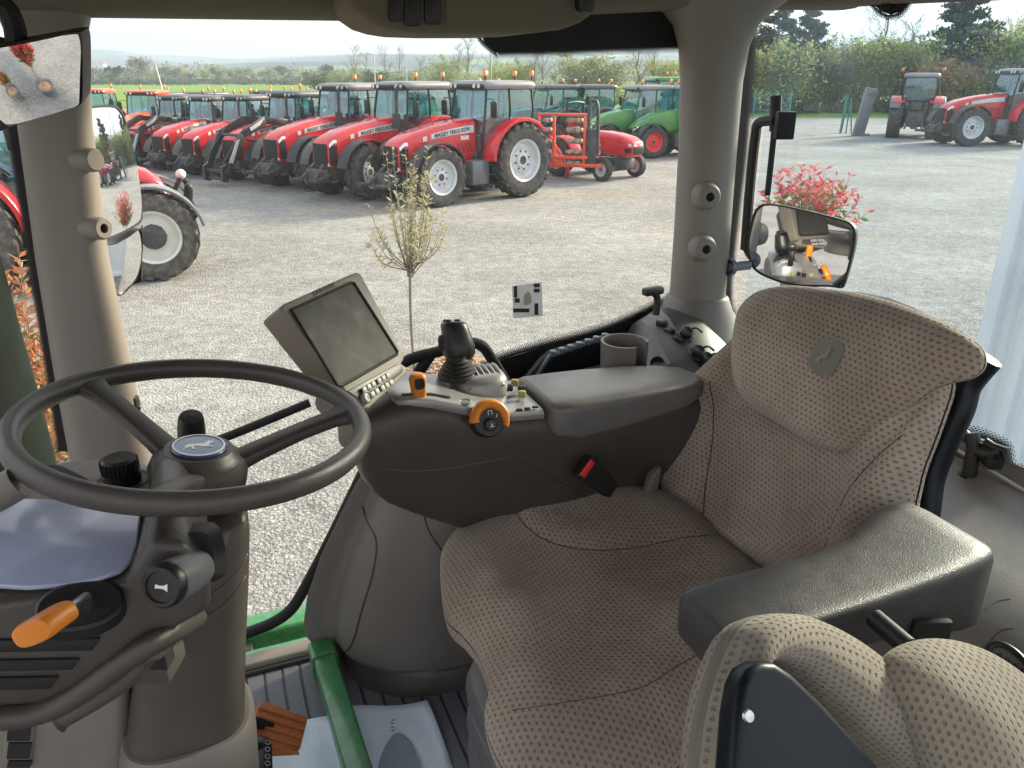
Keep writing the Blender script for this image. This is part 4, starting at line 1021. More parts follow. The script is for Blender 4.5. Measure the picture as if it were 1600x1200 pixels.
# --- front right pillar
m = MB(); rings = []
for u, f, hw, b in [(.40, .230, .076, .066), (.62, .228, .071, .056), (.80, .226, .066, .052), (1.04, .220, .058, .050), (1.27, .203, .056, .050), (1.42, .187, .061, .052), (1.47, .184, .075, .058), (1.52, .183, .11, .07)]:
    rings.append(superring(T(f, 1.60, u), FV, RV, hw, b, 44, 3.4))
m.loft(rings); m.build('pillar', M['pillar'], cab)
bo = dirf(-.72, -.66, .02)
for i, (x, y) in enumerate([(150, 250), (163, 357)]):
    m = MB(); c = onr(x, y, 1.54)
    m.lathe([(.024, -.06), (.0215, -.035), (.020, -.004), (.017, 0), (.0 if i == 0 else .0085, 0)]+([] if i == 0 else [(.008, -.03), (0, -.03)]), c, bo, 28); o = m.build('pillar_boss', M['pillar'], cab)
    if i: q = MB(); q.lathe([(.0084, -.006), (.004, -.012), (0, -.012)], c, bo, 16); q.build('bolt_hole', M['matte'], o)
# --- rear corner pillar
m = MB(); rings = []
for u, f, hw, b in [(.80, -1.158, .068, .066), (1.0, -1.154, .066, .064), (1.2, -1.148, .066, .064), (1.34, -1.142, .069, .066), (1.41, -1.140, .077, .072), (1.455, -1.140, .094, .084), (1.485, -1.142, .125, .105), (1.53, -1.15, .19, .14)]:
    rings.append(superring(T(f, 1.60, u), FV, RV, hw, b, 40, 2.3))
m.loft(rings); m.build('pillar', M['pillar'], cab)
for x, y in [(1110, 308), (1104, 390)]:
    v = dirf(.25, -.95, .05); c = onr(x, y, 1.512); m = MB(); m.lathe([(.034, -.035), (.030, -.014), (.026, -.003), (.022, 0), (.0105, 0), (.010, -.02), (0, -.02)], c, v, 28); o = m.build('pillar_boss', M['pillar'], cab)
    q = MB(); q.lathe([(.0104, -.004), (.0105, -.01), (.004, -.011), (.0, -.008)], c, v, 16); q.build('bolt', M['matte'], o)
m = MB(); rings = []
for u, hw, b, df in [(.60, .30, .20, -.0), (.66, .24, .17, 0), (.70, .185, .14, 0), (.745, .125, .105, 0), (.79, .092, .082, 0), (.825, .077, .073, 0), (.832, .070, .068, 0)]:
    rings.append(superring(T(-1.158+df, 1.60, u), FV, RV, hw, b, 40, 2.3))
m.loft(rings); m.build('pillar_foot', M['mid'], cab)
m = MB(); c = onr(1133, 418, 1.55); m.cyl(c-FV*.01, c-FV*.075, .012, 12, bev=.003); m.lathe([(.02, 0), (.022, .01), (.012, .02)], c-FV*.01, -FV, 16); m.build('mirror_pin', M['latch'], cab)
# --- roof
def rail(stations, mat, name, w=.16):
    m = MB(); rings = []
    for f, r0, ub, ax in stations:
        c = T(f, r0, ub+.07); rings.append(superring(c, ax, (0, 0, 1), w/2, .07, 24, 3.5))
    m.loft(rings); return m.build(name, mat, cab)
rail([(.62, 1.60, 1.435, RV), (.2, 1.60, 1.440, RV), (-.335, 1.60, 1.446, RV), (-.6, 1.60, 1.455, RV), (-.85, 1.60, 1.470, RV), (-1.04, 1.60, 1.482, RV), (-1.3, 1.60, 1.492, RV), (-1.5, 1.6, 1.495, RV)], M['liner'], 'side_header')
rail([(-1.40, 1.72, 1.500, FV), (-1.40, 1.3, 1.485, FV), (-1.40, 1.0, 1.472, FV), (-1.40, .5, 1.46, FV), (-1.40, .05, 1.45, FV)], M['liner'], 'rear_header')
m = MB(); m.box(T(-.45, .83, 1.56), (1, 1, 1)); m.v = [T(-.45, .83, 1.57)+FV*(1.05*(1 if (p-T(-.45, .83, 1.56)).x > 0 else -1))+RV*(.80*(1 if (p-T(-.45, .83, 1.56)).y > 0 else -1))+UV_*(.035*(1 if (p-T(-.45, .83, 1.56)).z > 0 else -1)) for p in m.v]
m.build('roof_lining', M['liner'], cab, smooth=False)
# overhead console
m = MB(); out = [(541, -60), (541, -5), (548, 10), (562, 22), (585, 38), (610, 46), (640, 51), (700, 53), (780, 53), (840, 51), (880, 46), (910, 35), (928, 22), (938, 8), (942, -10), (942, -60)]
P = pxs(out, T(0, 1.40, 0), RV); m.prism(P, RV*.20); ohc = m.build('overhead_console', M['liner'], cab, bev=.012, seg=4)
def onface(pts, r, name, mat, par, d=.004, bev=.0015):
    m = MB(); m.prism(pxs(pts, T(0, r, 0), RV), RV*d); return m.build(name, mat, par, bev=bev)
for x0, x1, y1 in [(608, 628, 35), (632, 659, 42), (664, 691, 39)]:
    onface([(x0, -40), (x1, -40), (x1, y1-5), (x1-4, y1), (x0+4, y1), (x0, y1-5)], 1.393, 'switch', M['black'], ohc, .012, .003)
onface([(697, -40), (853, -40), (852, 42), (850, 45), (700, 45), (697, 42)], 1.397, 'cover_panel', M['liner'], ohc, .006, .002)
onface([(905, -40), (936, -40), (932, 14), (925, 20), (910, 18), (906, 10)], 1.38, 'speaker_knob', M['black'], ohc, .03, .005)
# --- glass
m = MB(); m.quad(T(.17, 1.665, -.04), T(-1.12, 1.665, -.04), T(-1.12, 1.665, 1.47), T(.17, 1.665, 1.47)); m.build('side_glass', M['pane'], cab, smooth=False, fixn=False)
m = MB(); m.quad(T(-1.405, 1.72, .62), T(-1.405, .08, .62), T(-1.405, .08, 1.52), T(-1.405, 1.72, 1.52)); m.build('rear_glass', M['pane_blue'], cab, smooth=False, fixn=False)
m = MB(); m.quad(T(.32, 1.665, .1), T(.95, 1.45, .1), T(.95, 1.45, 1.47), T(.32, 1.665, 1.47)); m.build('front_glass', M['pane'], cab, smooth=False, fixn=False)
pr = T(0, 1.655, 0)
frit(cab, [(748, 50), (758, 66), (768, 76), (776, 82), (1064, 72), (1066, 40), (1045, 10), (935, 5), (900, 35)], [((776, 81), (781, 91)), ((860, 79), (861, 90)), ((960, 75), (961, 86)), ((1064, 71), (1062, 83))], pr, RV)
frit(cab, None, [((746, 52), (742, 56)), ((758, 66), (753, 72)), ((776, 82), (779, 92))], pr, RV, rows=4)
frit(cab, [(1050, 468), (1000, 492), (950, 514), (900, 529), (850, 542), (790, 560), (745, 582), (745, 700), (1050, 700)], [((1050, 468), (1048, 455)), ((950, 514), (946, 502)), ((850, 542), (846, 529)), ((790, 560), (784, 548)), ((745, 582), (738, 570))], pr, RV)
frit(cab, [(14, 195), (31, 300), (54, 445), (78, 590), (96, 705), (110, 705), (92, 590), (70, 445), (47, 300), (32, 195)], [((14, 195), (7, 195)), ((31, 300), (24, 300)), ((54, 445), (47, 447)), ((78, 590), (71, 592)), ((96, 705), (88, 707))], T(0, 1.62, 0), RV, rows=5)
prr = T(-1.392, 0, 0)
frit(cab, [(1150, 0), (1182, 0), (1176, 60), (1168, 160), (1160, 250), (1146, 370), (1139, 440), (1139, 480), (1146, 503), (1163, 520), (1200, 545), (1200, 640), (1090, 640), (1090, 300)],
     [((1182, 0), (1194, 0)), ((1168, 160), (1178, 162)), ((1160, 250), (1170, 252)), ((1146, 370), (1155, 372)), ((1139, 450), (1147, 452)), ((1146, 503), (1153, 495)), ((1168, 524), (1174, 514)), ((1200, 545), (1206, 535))], prr, FV)
frit(cab, [(1182, 0), (1260, -12), (1260, 4), (1215, 8), (1190, 22), (1180, 40)], [((1180, 40), (1188, 46)), ((1192, 22), (1199, 30)), ((1216, 8), (1219, 18)), ((1260, 4), (1260, 14))], prr, FV)
frit(cab, [(1362, -8), (1420, -14), (1418, 4), (1408, 17), (1392, 23), (1376, 18), (1364, 6)], [((1360, -4), (1353, 0)), ((1366, 8), (1360, 13)), ((1378, 19), (1374, 27)), ((1392, 23), (1392, 32)), ((1407, 17), (1412, 25)), ((1418, 4), (1425, 8)), ((1421, -12), (1428, -10))], prr, FV, rows=5)
m = MB(); c = onf(1388, 9, -1.385); m.lathe([(.012, 0), (.013, .008), (.008, .012), (.006, .010), (0, .010)], c, FV, 20); m.build('glass_bolt', M['matte'], cab)
frit(cab, [(1440, 640), (1500, 678), (1540, 690), (1600, 742), (1700, 810), (1700, 860), (1440, 690)], [((1500, 680), (1504, 662)), ((1530, 684), (1536, 668)), ((1568, 700), (1580, 690)), ((1574, 728), (1590, 722)), ((1600, 744), (1608, 728)), ((1690, 800), (1696, 786))], prr, FV, pitch=.0085)
m = MB(); m.tube([onf(x, y, -1.372) for x, y in [(1440, 668), (1500, 712), (1600, 775), (1720, 850)]], .007, 8); m.build('rear_seal', M['black'], cab)
m = MB(); m.tube([onf(x, y, -1.36) for x, y in [(1440, 664), (1500, 706), (1600, 767), (1720, 842)]], .004, 8); m.build('seal_trim', M['silver'], cab)
# latch on the rear window
m = MB(); L = lambda pts, r_: m.tube([onf(x, y, -1.34) for x, y in pts], r_, 10)
L([(1485, 672), (1505, 678), (1518, 690)], .012); L([(1518, 676), (1522, 700), (1514, 742)], .014); L([(1480, 740), (1500, 746), (1515, 744)], .014); L([(1520, 702), (1545, 712), (1568, 706)], .011); L([(1540, 690), (1552, 698), (1572, 704), (1574, 722)], .008)
m.box(onf(1548, 712, -1.35), (.03, .05, .04), bev=.006); m.build('window_latch', M['black'], cab)
# --- floor, sill, walls under the glass
m = MB()
def slab(m, f0, f1, r0, r1, u0, u1): m.prism([T(f0, r0, u0), T(f1, r0, u0), T(f1, r1, u0), T(f0, r1, u0)], (0, 0, u1-u0)); return m
slab(m, .8, -1.40, .02, 1.61, -.06, 0).build('floor_mat', M['mat'], cab, smooth=False)
slab(MB(), .5, -.9, 1.62, 1.665, -.06, .022).build('door_sill', M['pillar'], cab, bev=.006)
slab(MB(), .5, -.9, 1.604, 1.618, -.05, .010).build('sill_seal', M['black'], cab, bev=.003)
m = MB(); slab(m, .45, -.24, 1.69, 1.80, -.14, -.075); slab(m, .45, -.14, 1.84, 1.93, -.14, -.06); m.build('side_step', M['greenp'], cab, bev=.01)
m = MB(); slab(m, .40, .02, 1.80, 1.84, -.12, -.08); m.build('step_grip', M['black'], cab, bev=.004)
m = MB(); c = onr(500, 925, 1.68); m.prism([onr(x, y, 1.69) for x, y in [(487, 952), (498, 905), (512, 888), (516, 905), (508, 955)]], RV*.02); m.build('door_hinge', M['latch'], cab, bev=.004)
m = MB(); m.lathe([(.012, 0), (.010, .012), (0, .012)], onr(494, 938, 1.685), -RV, 12); m.build('hinge_bolt', M['black'], cab)
# unseen left rear corner, added to cut doorway light: low wall, pillar, header
m = MB(); slab(m, -.50, -1.42, -.03, .03, -.06, .78); m.build('left_shade_wall', M['mid'], cab, bev=.01)
m = MB(); m.loft([superring(T(-1.34, .0, u), FV, RV, .09, .07, 28, 3) for u in (.76, 1.1, 1.5)]); m.build('pillar', M['pillar'], cab)
m = MB(); m.loft([superring(T(f, -.02, 1.50), RV, UV_, .07, .07, 20, 3) for f in (.6, -.4, -1.4)]); m.build('left_shade_header', M['liner'], cab)
# back wall and shelf
m = MB(); prof = [(-1.385, .66), (-1.375, .635), (-1.33, .615), (-1.16, .590), (-1.06, .565), (-1.01, .53), (-.985, .46), (-.975, .30), (-.97, 0), (-1.40, 0)]
m.loft([[T(f, r, u) for f, u in prof] for r in (.05, .3, .6, .9, 1.2, 1.5)]); sh = m.build('rear_shelf', M['mid'], cab, angle=60); bvs = m.bvh()
m = MB(); seam(m, bvs, [(1540, 952), (1556, 940), (1578, 936)], .0012, 0)
if m.v: m.build('crease', M['dark'], sh)
m = MB(); seam(m, bvs, [(1548, 1000), (1566, 985), (1584, 982)], .0012, 0)
if m.v: m.build('crease', M['dark'], sh)
m = MB()
ring = [on_surf(bvs, 1580+34*math.cos(a)+14*math.sin(a), 1045+38*math.sin(a)+10*math.cos(a), .003) for a in [i*math.pi/12 for i in range(24)]]
ring = [p for p in ring if p]
if len(ring) > 8: m.tube(ring, .005, 8, closed=True)
for k in range(4):
    a = on_surf(bvs, 1560+k*13, 1022+k*8, .003); b = on_surf(bvs, 1566+k*13, 1062+k*8, .003)
    if a and b: m.tube([a, b], .004, 6)
if m.v: m.build('speaker_grille', M['black'], sh)
# wheel housing beside the seat
m = MB()
foot = [(-.165, 1.60), (-.168, 1.57), (-.19, 1.49), (-.24, 1.435), (-.31, 1.395), (-.45, 1.372), (-.65, 1.36), (-1.0, 1.36), (-1.0, 1.60)]
def pod(u, k, df, dr): return [T(-1.0+(f+1.0)*k+df, 1.60-(1.60-r)*k2, u) for (f, r), k2 in [((f, r), dr) for f, r in foot]]
lv = [(.055, .985, .0, .97), (.08, 1.0, 0, 1.0), (.13, 1.002, 0, 1.0), (.20, .985, 0, .98), (.30, .94, .0, .93), (.40, .88, 0, .86), (.47, .835, 0, .79), (.52, .795, 0, .71), (.545, .76, 0, .62), (.555, .71, 0, .5)]
rings = [spline(pod(*l), 4, True) for l in lv]; m.loft(rings); wh = m.build('wheel_housing', M['mid'], cab, angle=70); bvw = m.bvh()
m = MB(); rings = [spline(pod(u, .99, 0, k), 4, True) for u, k in [(-.005, 1.03), (.05, 1.02), (.065, .98)]]; m.loft(rings); m.build('housing_skirt', M['dark'], cab, angle=60)
m = MB(); seam(m, bvw, [(566, 790), (574, 815), (586, 838), (588, 862), (580, 905), (566, 950), (552, 1000), (540, 1018), (522, 1022), (506, 1008)], .0028, .0)
seam(m, bvw, [(664, 770), (662, 800), (670, 830), (690, 860)], .002, 0)
if m.v: m.build('housing_seam', M['dark'], wh)
# rear fender top with its switch panel
FARP = [(870, 585), (905, 578), (950, 566), (980, 545), (990, 520), (1002, 500), (1030, 482), (1080, 476), (1150, 505), (1240, 560), (1240, 800), (870, 800)]
MIDP = [(880, 600), (920, 594), (960, 584), (990, 566), (1004, 540), (1018, 515), (1046, 497), (1096, 500), (1160, 545), (1250, 620), (1250, 800), (880, 800)]
NEARP = [(900, 640), (935, 634), (970, 622), (1000, 606), (1030, 598), (1062, 594), (1100, 590), (1140, 598), (1190, 620), (1260, 680), (1260, 820), (900, 820)]
m = MB(); m.loft([pxs(NEARP, T(0, 1.36, 0), RV), pxs([((a+2*c)/3, (b+2*d)/3) for (a, b), (c, d) in zip(MIDP, NEARP)], T(0, 1.385, 0), RV), pxs(MIDP, T(0, 1.52, 0), RV), pxs(FARP, T(0, 1.60, 0), RV), pxs([(x-14, y+6) for x, y in FARP], T(0, 1.645, 0), RV)])
fd = m.build('fender_console', M['dark'], cab, angle=25); bvf = m.bvh()
# clear ribbed strip and black bracket on the lower glass edge
m = MB(); m.tube([onr(x, y, 1.60) for x, y in [(808, 612), (850, 562), (862, 553), (950, 528)]], .012, 8); m.build('lower_bracket', M['black'], cab)
m = MB(); m.tube([onr(x, y, 1.59) for x, y in [(838, 588), (858, 556), (952, 524)]], .006, 8)
for k in range(7):
    x = 864+k*13.5; m.box(onr(x, 552-k*4.4, 1.59), (.016, .016, .016), bev=.004)
m.build('clear_strip', M['latch'], cab)
# ---- grab tubes of the right-hand door
m = MB(); dpt = 1.615
m.tube(spline([onr(x, y, dpt) for x, y in [(300, 700), (335, 690), (410, 660), (484, 629)]], 4), .0095, 10); m.build('grab_tube', M['matte'], cab)
m = MB(); m.tube(spline([onr(x, y, dpt) for x, y in [(590, 592), (640, 562), (690, 548), (728, 536), (752, 540), (768, 560), (786, 590), (800, 612)]], 5), .013, 12)
m.tube(spline([onr(x, y, dpt) for x, y in [(672, 555), (655, 580), (630, 615), (606, 655), (580, 712), (540, 795), (505, 865), (470, 930), (452, 955), (428, 972), (400, 984), (350, 1002)]], 5), .0135, 12)
m.tube([onr(x, y, dpt) for x, y in [(566, 748), (576, 764), (588, 772)]], .008, 8); m.build('grab_tube', M['matte'], cab)
# exhaust stack cover ahead of the windscreen
m = MB(); m.lathe([(.150, -.9), (.150, .2), (.146, .7), (.138, 1.0), (.12, 1.25), (0, 1.25)], T(.51, 1.78, 0), (0, 0, 1), 32); m.build('exhaust_cover', M['dkgreen'], cab)
m = MB(); m.tube([onr(x, y, 1.62) for x, y in [(194, 628), (204, 632), (212, 626)]], .010, 8); m.box(onr(204, 628, 1.58), (.03, .02, .025), bev=.004); m.tube(spline([onr(x, y, 1.57) for x, y in [(200, 632), (212, 640), (218, 636), (214, 646)]], 3), .003, 6); m.build('cable_clip', M['black'], cab)
# decals on the side glass
root_st = MB(); root_st.prism([onr(x, y, 1.66) for x, y in [(800, 447), (846, 441), (848, 494), (802, 497)]], -RV*.0008)
st = root_st.build('safety_sticker', M['film'], None, smooth=False, org=onr(823, 470, 1.66)); tag(st, 'small pale seat diagram sticker on the side window glass', 'sticker')
for x0, y0, x1, y1 in [(803, 447, 808, 465), (804, 466, 812, 473), (834, 443, 843, 449), (834, 451, 843, 457), (802, 482, 827, 488), (835, 474, 841, 492)]:
    m = MB(); m.prism([onr(x, y, 1.6585) for x, y in [(x0, y0), (x1, y0), (x1, y1), (x0, y1)]], -RV*.0006); m.build('printed_label', M['ink'], st, smooth=False)
m = MB(); m.prism(spline([onr(x, y, 1.6585) for x, y in [(820, 460), (826, 456), (830, 464), (829, 474), (820, 477), (818, 470)]], 3, True), -RV*.0006); m.build('seat_diagram', plain('sticker_tan', (.45, .42, .32), .5), st, smooth=False)
# ================================================================ fender console fittings
def stand(px, py, bv, lift=.0):
    return on_surf(bv, px, py, lift) or onr(px, py, 1.4)
ringp = []
m = MB(); pan = [(1012, 505), (1040, 490), (1130, 560), (1165, 640), (1130, 660)]
pts = [stand(x, y, bvf, .002) for x, y in [(1018, 508), (1046, 490), (1078, 510), (1112, 545), (1096, 585), (1066, 572), (1040, 540)]]
m.add(pts, [list(range(len(pts)))]); m.build('switch_panel', M['black'], fd, smooth=False)
for x, y, w in [(1034, 505, 10), (1046, 518, 12), (1058, 530, 10)]:
    c = stand(x, y, bvf, .004); m = MB(); m.box(c, (.026, .018, .016), bev=.004, R=Matrix.Rotation(-.9, 3, 'Z')); m.build('rocker_switch', M['black'], fd)
for x, y in [(1070, 527), (1088, 556), (1101, 567)]:
    c = stand(x, y, bvf, 0); v = dirf(.1, -.5, .85); m = MB(); m.lathe([(.020, -.004), (.020, .006), (.015, .010), (.015, .022), (.011, .026), (0, .024)], c, v, 20); m.tube(spline([c+v*.018, c+v*.03-FV*.02, c+v*.01-FV*.045], 4), .0025, 6); m.build('power_socket', M['black'], fd)
m = MB(); c = stand(1027, 568, bvf, 0); m.lathe([(.016, -.002), (.016, .005), (.012, .006), (.010, .002), (0, .002)], c, dirf(.5, -.7, .5), 20); m.build('plug', M['black'], fd)
m = MB(); c = stand(1026, 478, bvf, .0); m.tube(spline([c-UV_*.02, c+UV_*.02, c+UV_*.035+FV*.02], 3), .008, 8); m.box(c+UV_*.035+FV*.012, (.05, .022, .018), bev=.006, R=Matrix.Rotation(.5, 3, 'Z')); m.build('window_catch', M['black'], fd)
# cup holder
cc = onr(976, 532, 1.40)
cup = MB(); n_ = 40; r_, h_, th = .052, .075, .006; rings = []
def cupring(rad, z, cut): 
    return [cc+FV*(rad*math.cos(a))+RV*(rad*math.sin(a))+UV_*(z) for a in [math.radians(-62+304*i/(n_-1)-28) for i in range(n_)]]
R4 = [cupring(r_, 0, 0), cupring(r_*.97, -h_, 0), cupring(r_*.97-th, -h_, 0), cupring(r_-th, 0, 0), cupring(r_, 0, 0)]
cup.loft(R4, cap=False, closed=False)
for i in (0, n_-1): cup.add([R4[k][i] for k in range(4)], [[0, 1, 2, 3]])
cup.lathe([(0, -h_), (r_*.97, -h_), (r_*.97, -h_-.008), (0, -h_-.008)], cc, (0, 0, 1), 32)
o = cup.build('cup_holder', M['mid'], None, org=cc-UV_*h_, bev=.002); tag(o, 'grey open-sided cup holder standing beside the corner pillar', 'cup holder')
# ================================================================ steering column
SW = T(.033, .962, .946); sn = dirf(math.sin(-.14), math.sin(-.021), 1.0)
s1 = (FV-sn*FV.dot(sn)).normalized(); s2 = sn.cross(s1)
col = thing('steering_column', 'steering column with instrument dash and controls behind the steering wheel', 'steering column', T(.05, .92, 0), world=True)
whl = thing('steering_wheel', 'dark grey three-spoke steering wheel with blue leaping deer badge', 'steering wheel', SW-sn*.05, world=True)
def wpt(px, py, off=0): return pl(px, py, SW+sn*off, sn)
m = MB(); Rr = .2005
nseg = 96
rings = []
for i in range(nseg):
    a = 2*math.pi*i/nseg; d = s1*math.cos(a)+s2*math.sin(a); c = SW+d*Rr
    ring = []
    for k in range(14):
        b = 2*math.pi*k/14; rr = .0142+.0010*max(0, -math.cos(b))*(1 if math.sin(40*a) > 0 else 0)*(1 if math.sin(b) < -.2 else 0)
        ring.append(c+d*(.0120*math.cos(b)*1.05)+sn*(rr*math.sin(b)))
    rings.append(ring)
rings.append(rings[0]); m.loft(rings, cap=False); o = m.build('rim', M['taupe'], whl); weld(o)
hubc = SW-sn*.052
m = MB(); m.lathe([(.030, -.055), (.050, -.05), (.058, -.03), (.060, -.006), (.056, .004), (.050, .006), (.046, .012), (.041, .018), (0, .0185)], hubc, sn, 40); m.build('hub', M['taupe'], whl)
for tgt in [(122, 592), (545, 642), (250, 776)]:
    e = wpt(*tgt); d = (e-hubc); d = (d-sn*d.dot(sn)).normalized(); b = hubc+d*.035-sn*.012; e = SW+d*(Rr-.004)-sn*.002
    side = sn.cross(d); m = MB(); rings = []
    for t, w, h in [(0, .020, .013), (.25, .0165, .011), (.6, .0150, .0095), (.85, .016, .0095), (.95, .021, .0105), (1, .026, .012)]:
        c = b.lerp(e, t)+sn*(.012*math.sin(t*math.pi*.5)*(1-t)); rings.append(superring(c, side, sn, w, h, 20, 3.2))
    m.loft(rings); m.build('spoke', M['taupe'], whl)
bc = hubc+sn*.019
m = MB(); m.lathe([(0, 0), (.0335, 0), (.0335, .0015), (.032, .003), (0, .0036)], bc, sn, 48); badge = m.build('badge', M['blue'], whl)
m = MB(); m.lathe([(.0290, .0034), (.0290, .0042), (.0310, .0040), (.0310, .0030)], bc, sn, 48); m.build('badge_ring', M['white'], badge)
deer = [(-.95, -.05), (-.6, .12), (-.15, .22), (.3, .18), (.5, .42), (.42, .62), (.58, .55), (.62, .75), (.72, .55), (.95, .70), (.80, .48), (1.0, .40), (.78, .30), (.62, .05), (.45, -.12), (.85, -.18), (.95, -.40), (.78, -.28), (.30, -.25), (-.1, -.12), (-.35, -.15), (-.28, -.5), (-.12, -.62), (-.42, -.62), (-.52, -.2), (-.72, -.35), (-1.0, -.62), (-.85, -.30)]
dx = (wpt(340, 705)-wpt(265, 707)).normalized(); dx = (dx-sn*dx.dot(sn)).normalized(); dy = sn.cross(dx)
def deer_mb(c, ex, ey, s, d): 
    m = MB(); m.prism([c+ex*x*s+ey*(y-.05)*s for x, y in deer], d); return m
deer_mb(bc+sn*.0034, dx, dy, .0178, sn*.0008).build('deer_emblem', M['white'], badge, smooth=False, fixn=True)
# --- column housing, rings traced down the column
def colring(y, x0, x1, r, p=3.0, deep=.8, n=36):
    a = onr(x0, y, r); b = onr(x1, y, r); c = (a+b)*.5; c = V((c.x, c.y, (a.z+b.z)/2)); hw = (a-b).length/2
    return superring(c, FV, RV, hw, hw*deep, n, p)
m = MB(); m.loft([colring(y, a, b, .93, 3.2, d) for y, a, b, d in [(792, 262, 350, .7), (796, 236, 378, .85), (803, 226, 386, .95), (830, 222, 389, 1.0), (880, 216, 388, 1.0), (930, 212, 386, 1.0), (975, 210, 384, .95), (1010, 212, 382, .92), (1100, 200, 380, .92), (1150, 196, 379, .92)]])
m.build('column_housing', M['taupe'], col, angle=50); bvc = m.bvh()
m = MB(); seam(m, bvc, [(383, 900), (360, 935), (320, 965), (270, 985), (225, 1000)], .0018, -.0003); seam(m, bvc, [(386, 865), (370, 895), (335, 925), (300, 940)], .0016, -.0003)
if m.v: m.build('housing_seam', M['dark'], col)
m = MB(); m.loft([colring(y, a, b, .93, 2.8, .95) for y, a, b in [(1118, 192, 387), (1128, 189, 395), (1160, 186, 398), (1260, 182, 402), (1500, 176, 408)]]); m.build('lower_shroud', M['taupe2'] if 'taupe2' in M else M['mid'], col, angle=50)
m = MB(); pts = [on_surf(bvc, x, y, .0015) for x, y in [(325, 830), (345, 812), (374, 810), (360, 829)]]
m.add(pts, [[0, 1, 2, 3]]); m.build('cover_plate', M['dark'], col, smooth=False)
m = MB(); m.cyl(hubc-sn*.05, hubc-sn*.12, .045, 24); m.build('shaft_collar', M['black'], col)
# --- dash with instrument screen
p0 = onr(60, 915, .742); n0 = dirf(-.06, -.075, 1)
scr = [(-90, 778), (30, 778), (120, 780), (221, 786), (219, 812), (214, 850), (204, 876), (188, 890), (150, 904), (100, 912), (40, 916), (-90, 908)]
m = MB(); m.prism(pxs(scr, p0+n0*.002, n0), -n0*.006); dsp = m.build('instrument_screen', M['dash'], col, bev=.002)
face = [(-95, 905), (0, 921), (60, 921), (150, 909), (198, 893), (224, 868), (236, 845), (290, 850), (330, 900), (330, 955), (275, 985), (190, 1030), (120, 1085), (60, 1108), (-95, 1112)]
P = pxs(face, T(0, .735, 0), RV)
m = MB()
back = []
for i, p in enumerate(P):
    f_, r_, u_ = fru(p)
    if i <= 5 or i == len(P)-1:
        q = p+RV*.17; v_ = (p0+(-n0)*.004); t_ = (v_-q).dot(n0)/UV_.dot(n0); back.append(q+UV_*t_)
    else: back.append(p+RV*.20)

for i, p in enumerate(P):
    if i <= 4 or i == len(P)-1:
        t_ = ((p0-n0*.007)-p).dot(n0)/UV_.dot(n0); P[i] = p+UV_*min(0, t_)
m.loft([P, back]); dsh = m.build('dash_body', M['taupe'], col, bev=.010, seg=3, smooth=True)
# rear deck of the dash with the round dial
dk = T(0, 0, fru(onr(150, 715, 1.07))[2])
deck = [(-80, 800), (20, 775), (48, 742), (66, 730), (100, 719), (150, 714), (200, 716), (238, 726), (268, 748), (270, 800)]
P = pxs(deck, dk, UV_); m = MB(); m.prism(P, -UV_*.09); m.build('dash_deck', M['mid'], col, bev=.008, seg=3)
kc = pl(192, 752, dk, UV_)
m = MB(); m.lathe([(.0225, 0), (.0225, .012), (.020, .013), (.0205, .016), (.0205, .031), (.017, .034), (0, .034)], kc, (0, 0, 1), 32)
for k in range(26): a = k*2*math.pi/26; m.box(kc+V((math.cos(a)*.0205, math.sin(a)*.0205, .023)), (.003, .003, .016))
m.build('dial_knob', M['black'], col)
m = MB(); m.tube([kc+V((math.cos(a)*.031, math.sin(a)*.031, .001)) for a in [i*math.pi/24 for i in range(48)]], .0007, 4, closed=True)
for k in range(9):
    a = math.radians(120+k*24); m.box(kc+V((math.cos(a)*.027, math.sin(a)*.027, .0008)), (.002, .002, .001))
m.build('dial_scale', M['ink'], col)
m = MB(); m.prism(spline(pxs([(66, 730), (90, 727), (115, 737), (140, 752), (120, 756), (90, 744)], dk+UV_*.0015, UV_), 4, True), -UV_*.002); m.build('dash_slot', M['matte'], col, smooth=False)
m = MB(); m.tube(spline([onr(x, y, .86) for x, y in [(-60, 800), (0, 770), (30, 752)]], 4), .018, 10); m.build('dash_edge', M['mid'], col)
# reverser lever
gp = onr(126, 948, .722); gn = dirf(-.15, -.62, .77)
ga = (FV-gn*FV.dot(gn)).normalized(); gb = gn.cross(ga)
m = MB(); m.loft([superring(gp-gn*.02, ga, gb, .040, .026, 32, 2.2), superring(gp+gn*.004, ga, gb, .038, .024, 32, 2.2), superring(gp+gn*.007, ga, gb, .035, .021, 32, 2.2)]); m.build('lever_gate', M['black'], col)
for dx_, dy_ in [(-.018, .010), (.004, .014), (.020, -.002), (-.004, -.006)]:
    m = MB(); m.loft([superring(gp+gn*.0072+ga*dx_+gb*dy_, ga, gb, .008, .0045, 16, 3), superring(gp+gn*.0082+ga*dx_+gb*dy_, ga, gb, .0075, .004, 16, 3)]); m.build('gate_slot', M['matte'], col)
a = onr(134, 934, .715); b = onr(104, 956, .68)
m = MB(); m.tube([a-gn*.02, a, b], .0055, 12); lv = m.build('lever_rod', M['steel'], col)
h0 = onr(100, 956, .685); h1 = onr(46, 992, .655); d = (h1-h0).normalized(); w = d.cross(dirf(.2, .5, .8)).normalized(); t_ = d.cross(w)
m = MB(); rings = []
for q, ww, tt in [(-.03, .009, .005), (0, .017, .009), (.1, .021, .0105), (.5, .022, .011), (.85, .0235, .0115), (.97, .0225, .010), (1.0, .017, .006)]:
    rings.append(superring(h0.lerp(h1, q), w, t_, ww, tt, 24, 3.0))
m.loft(rings); m.build('lever_handle', M['orange'], col)
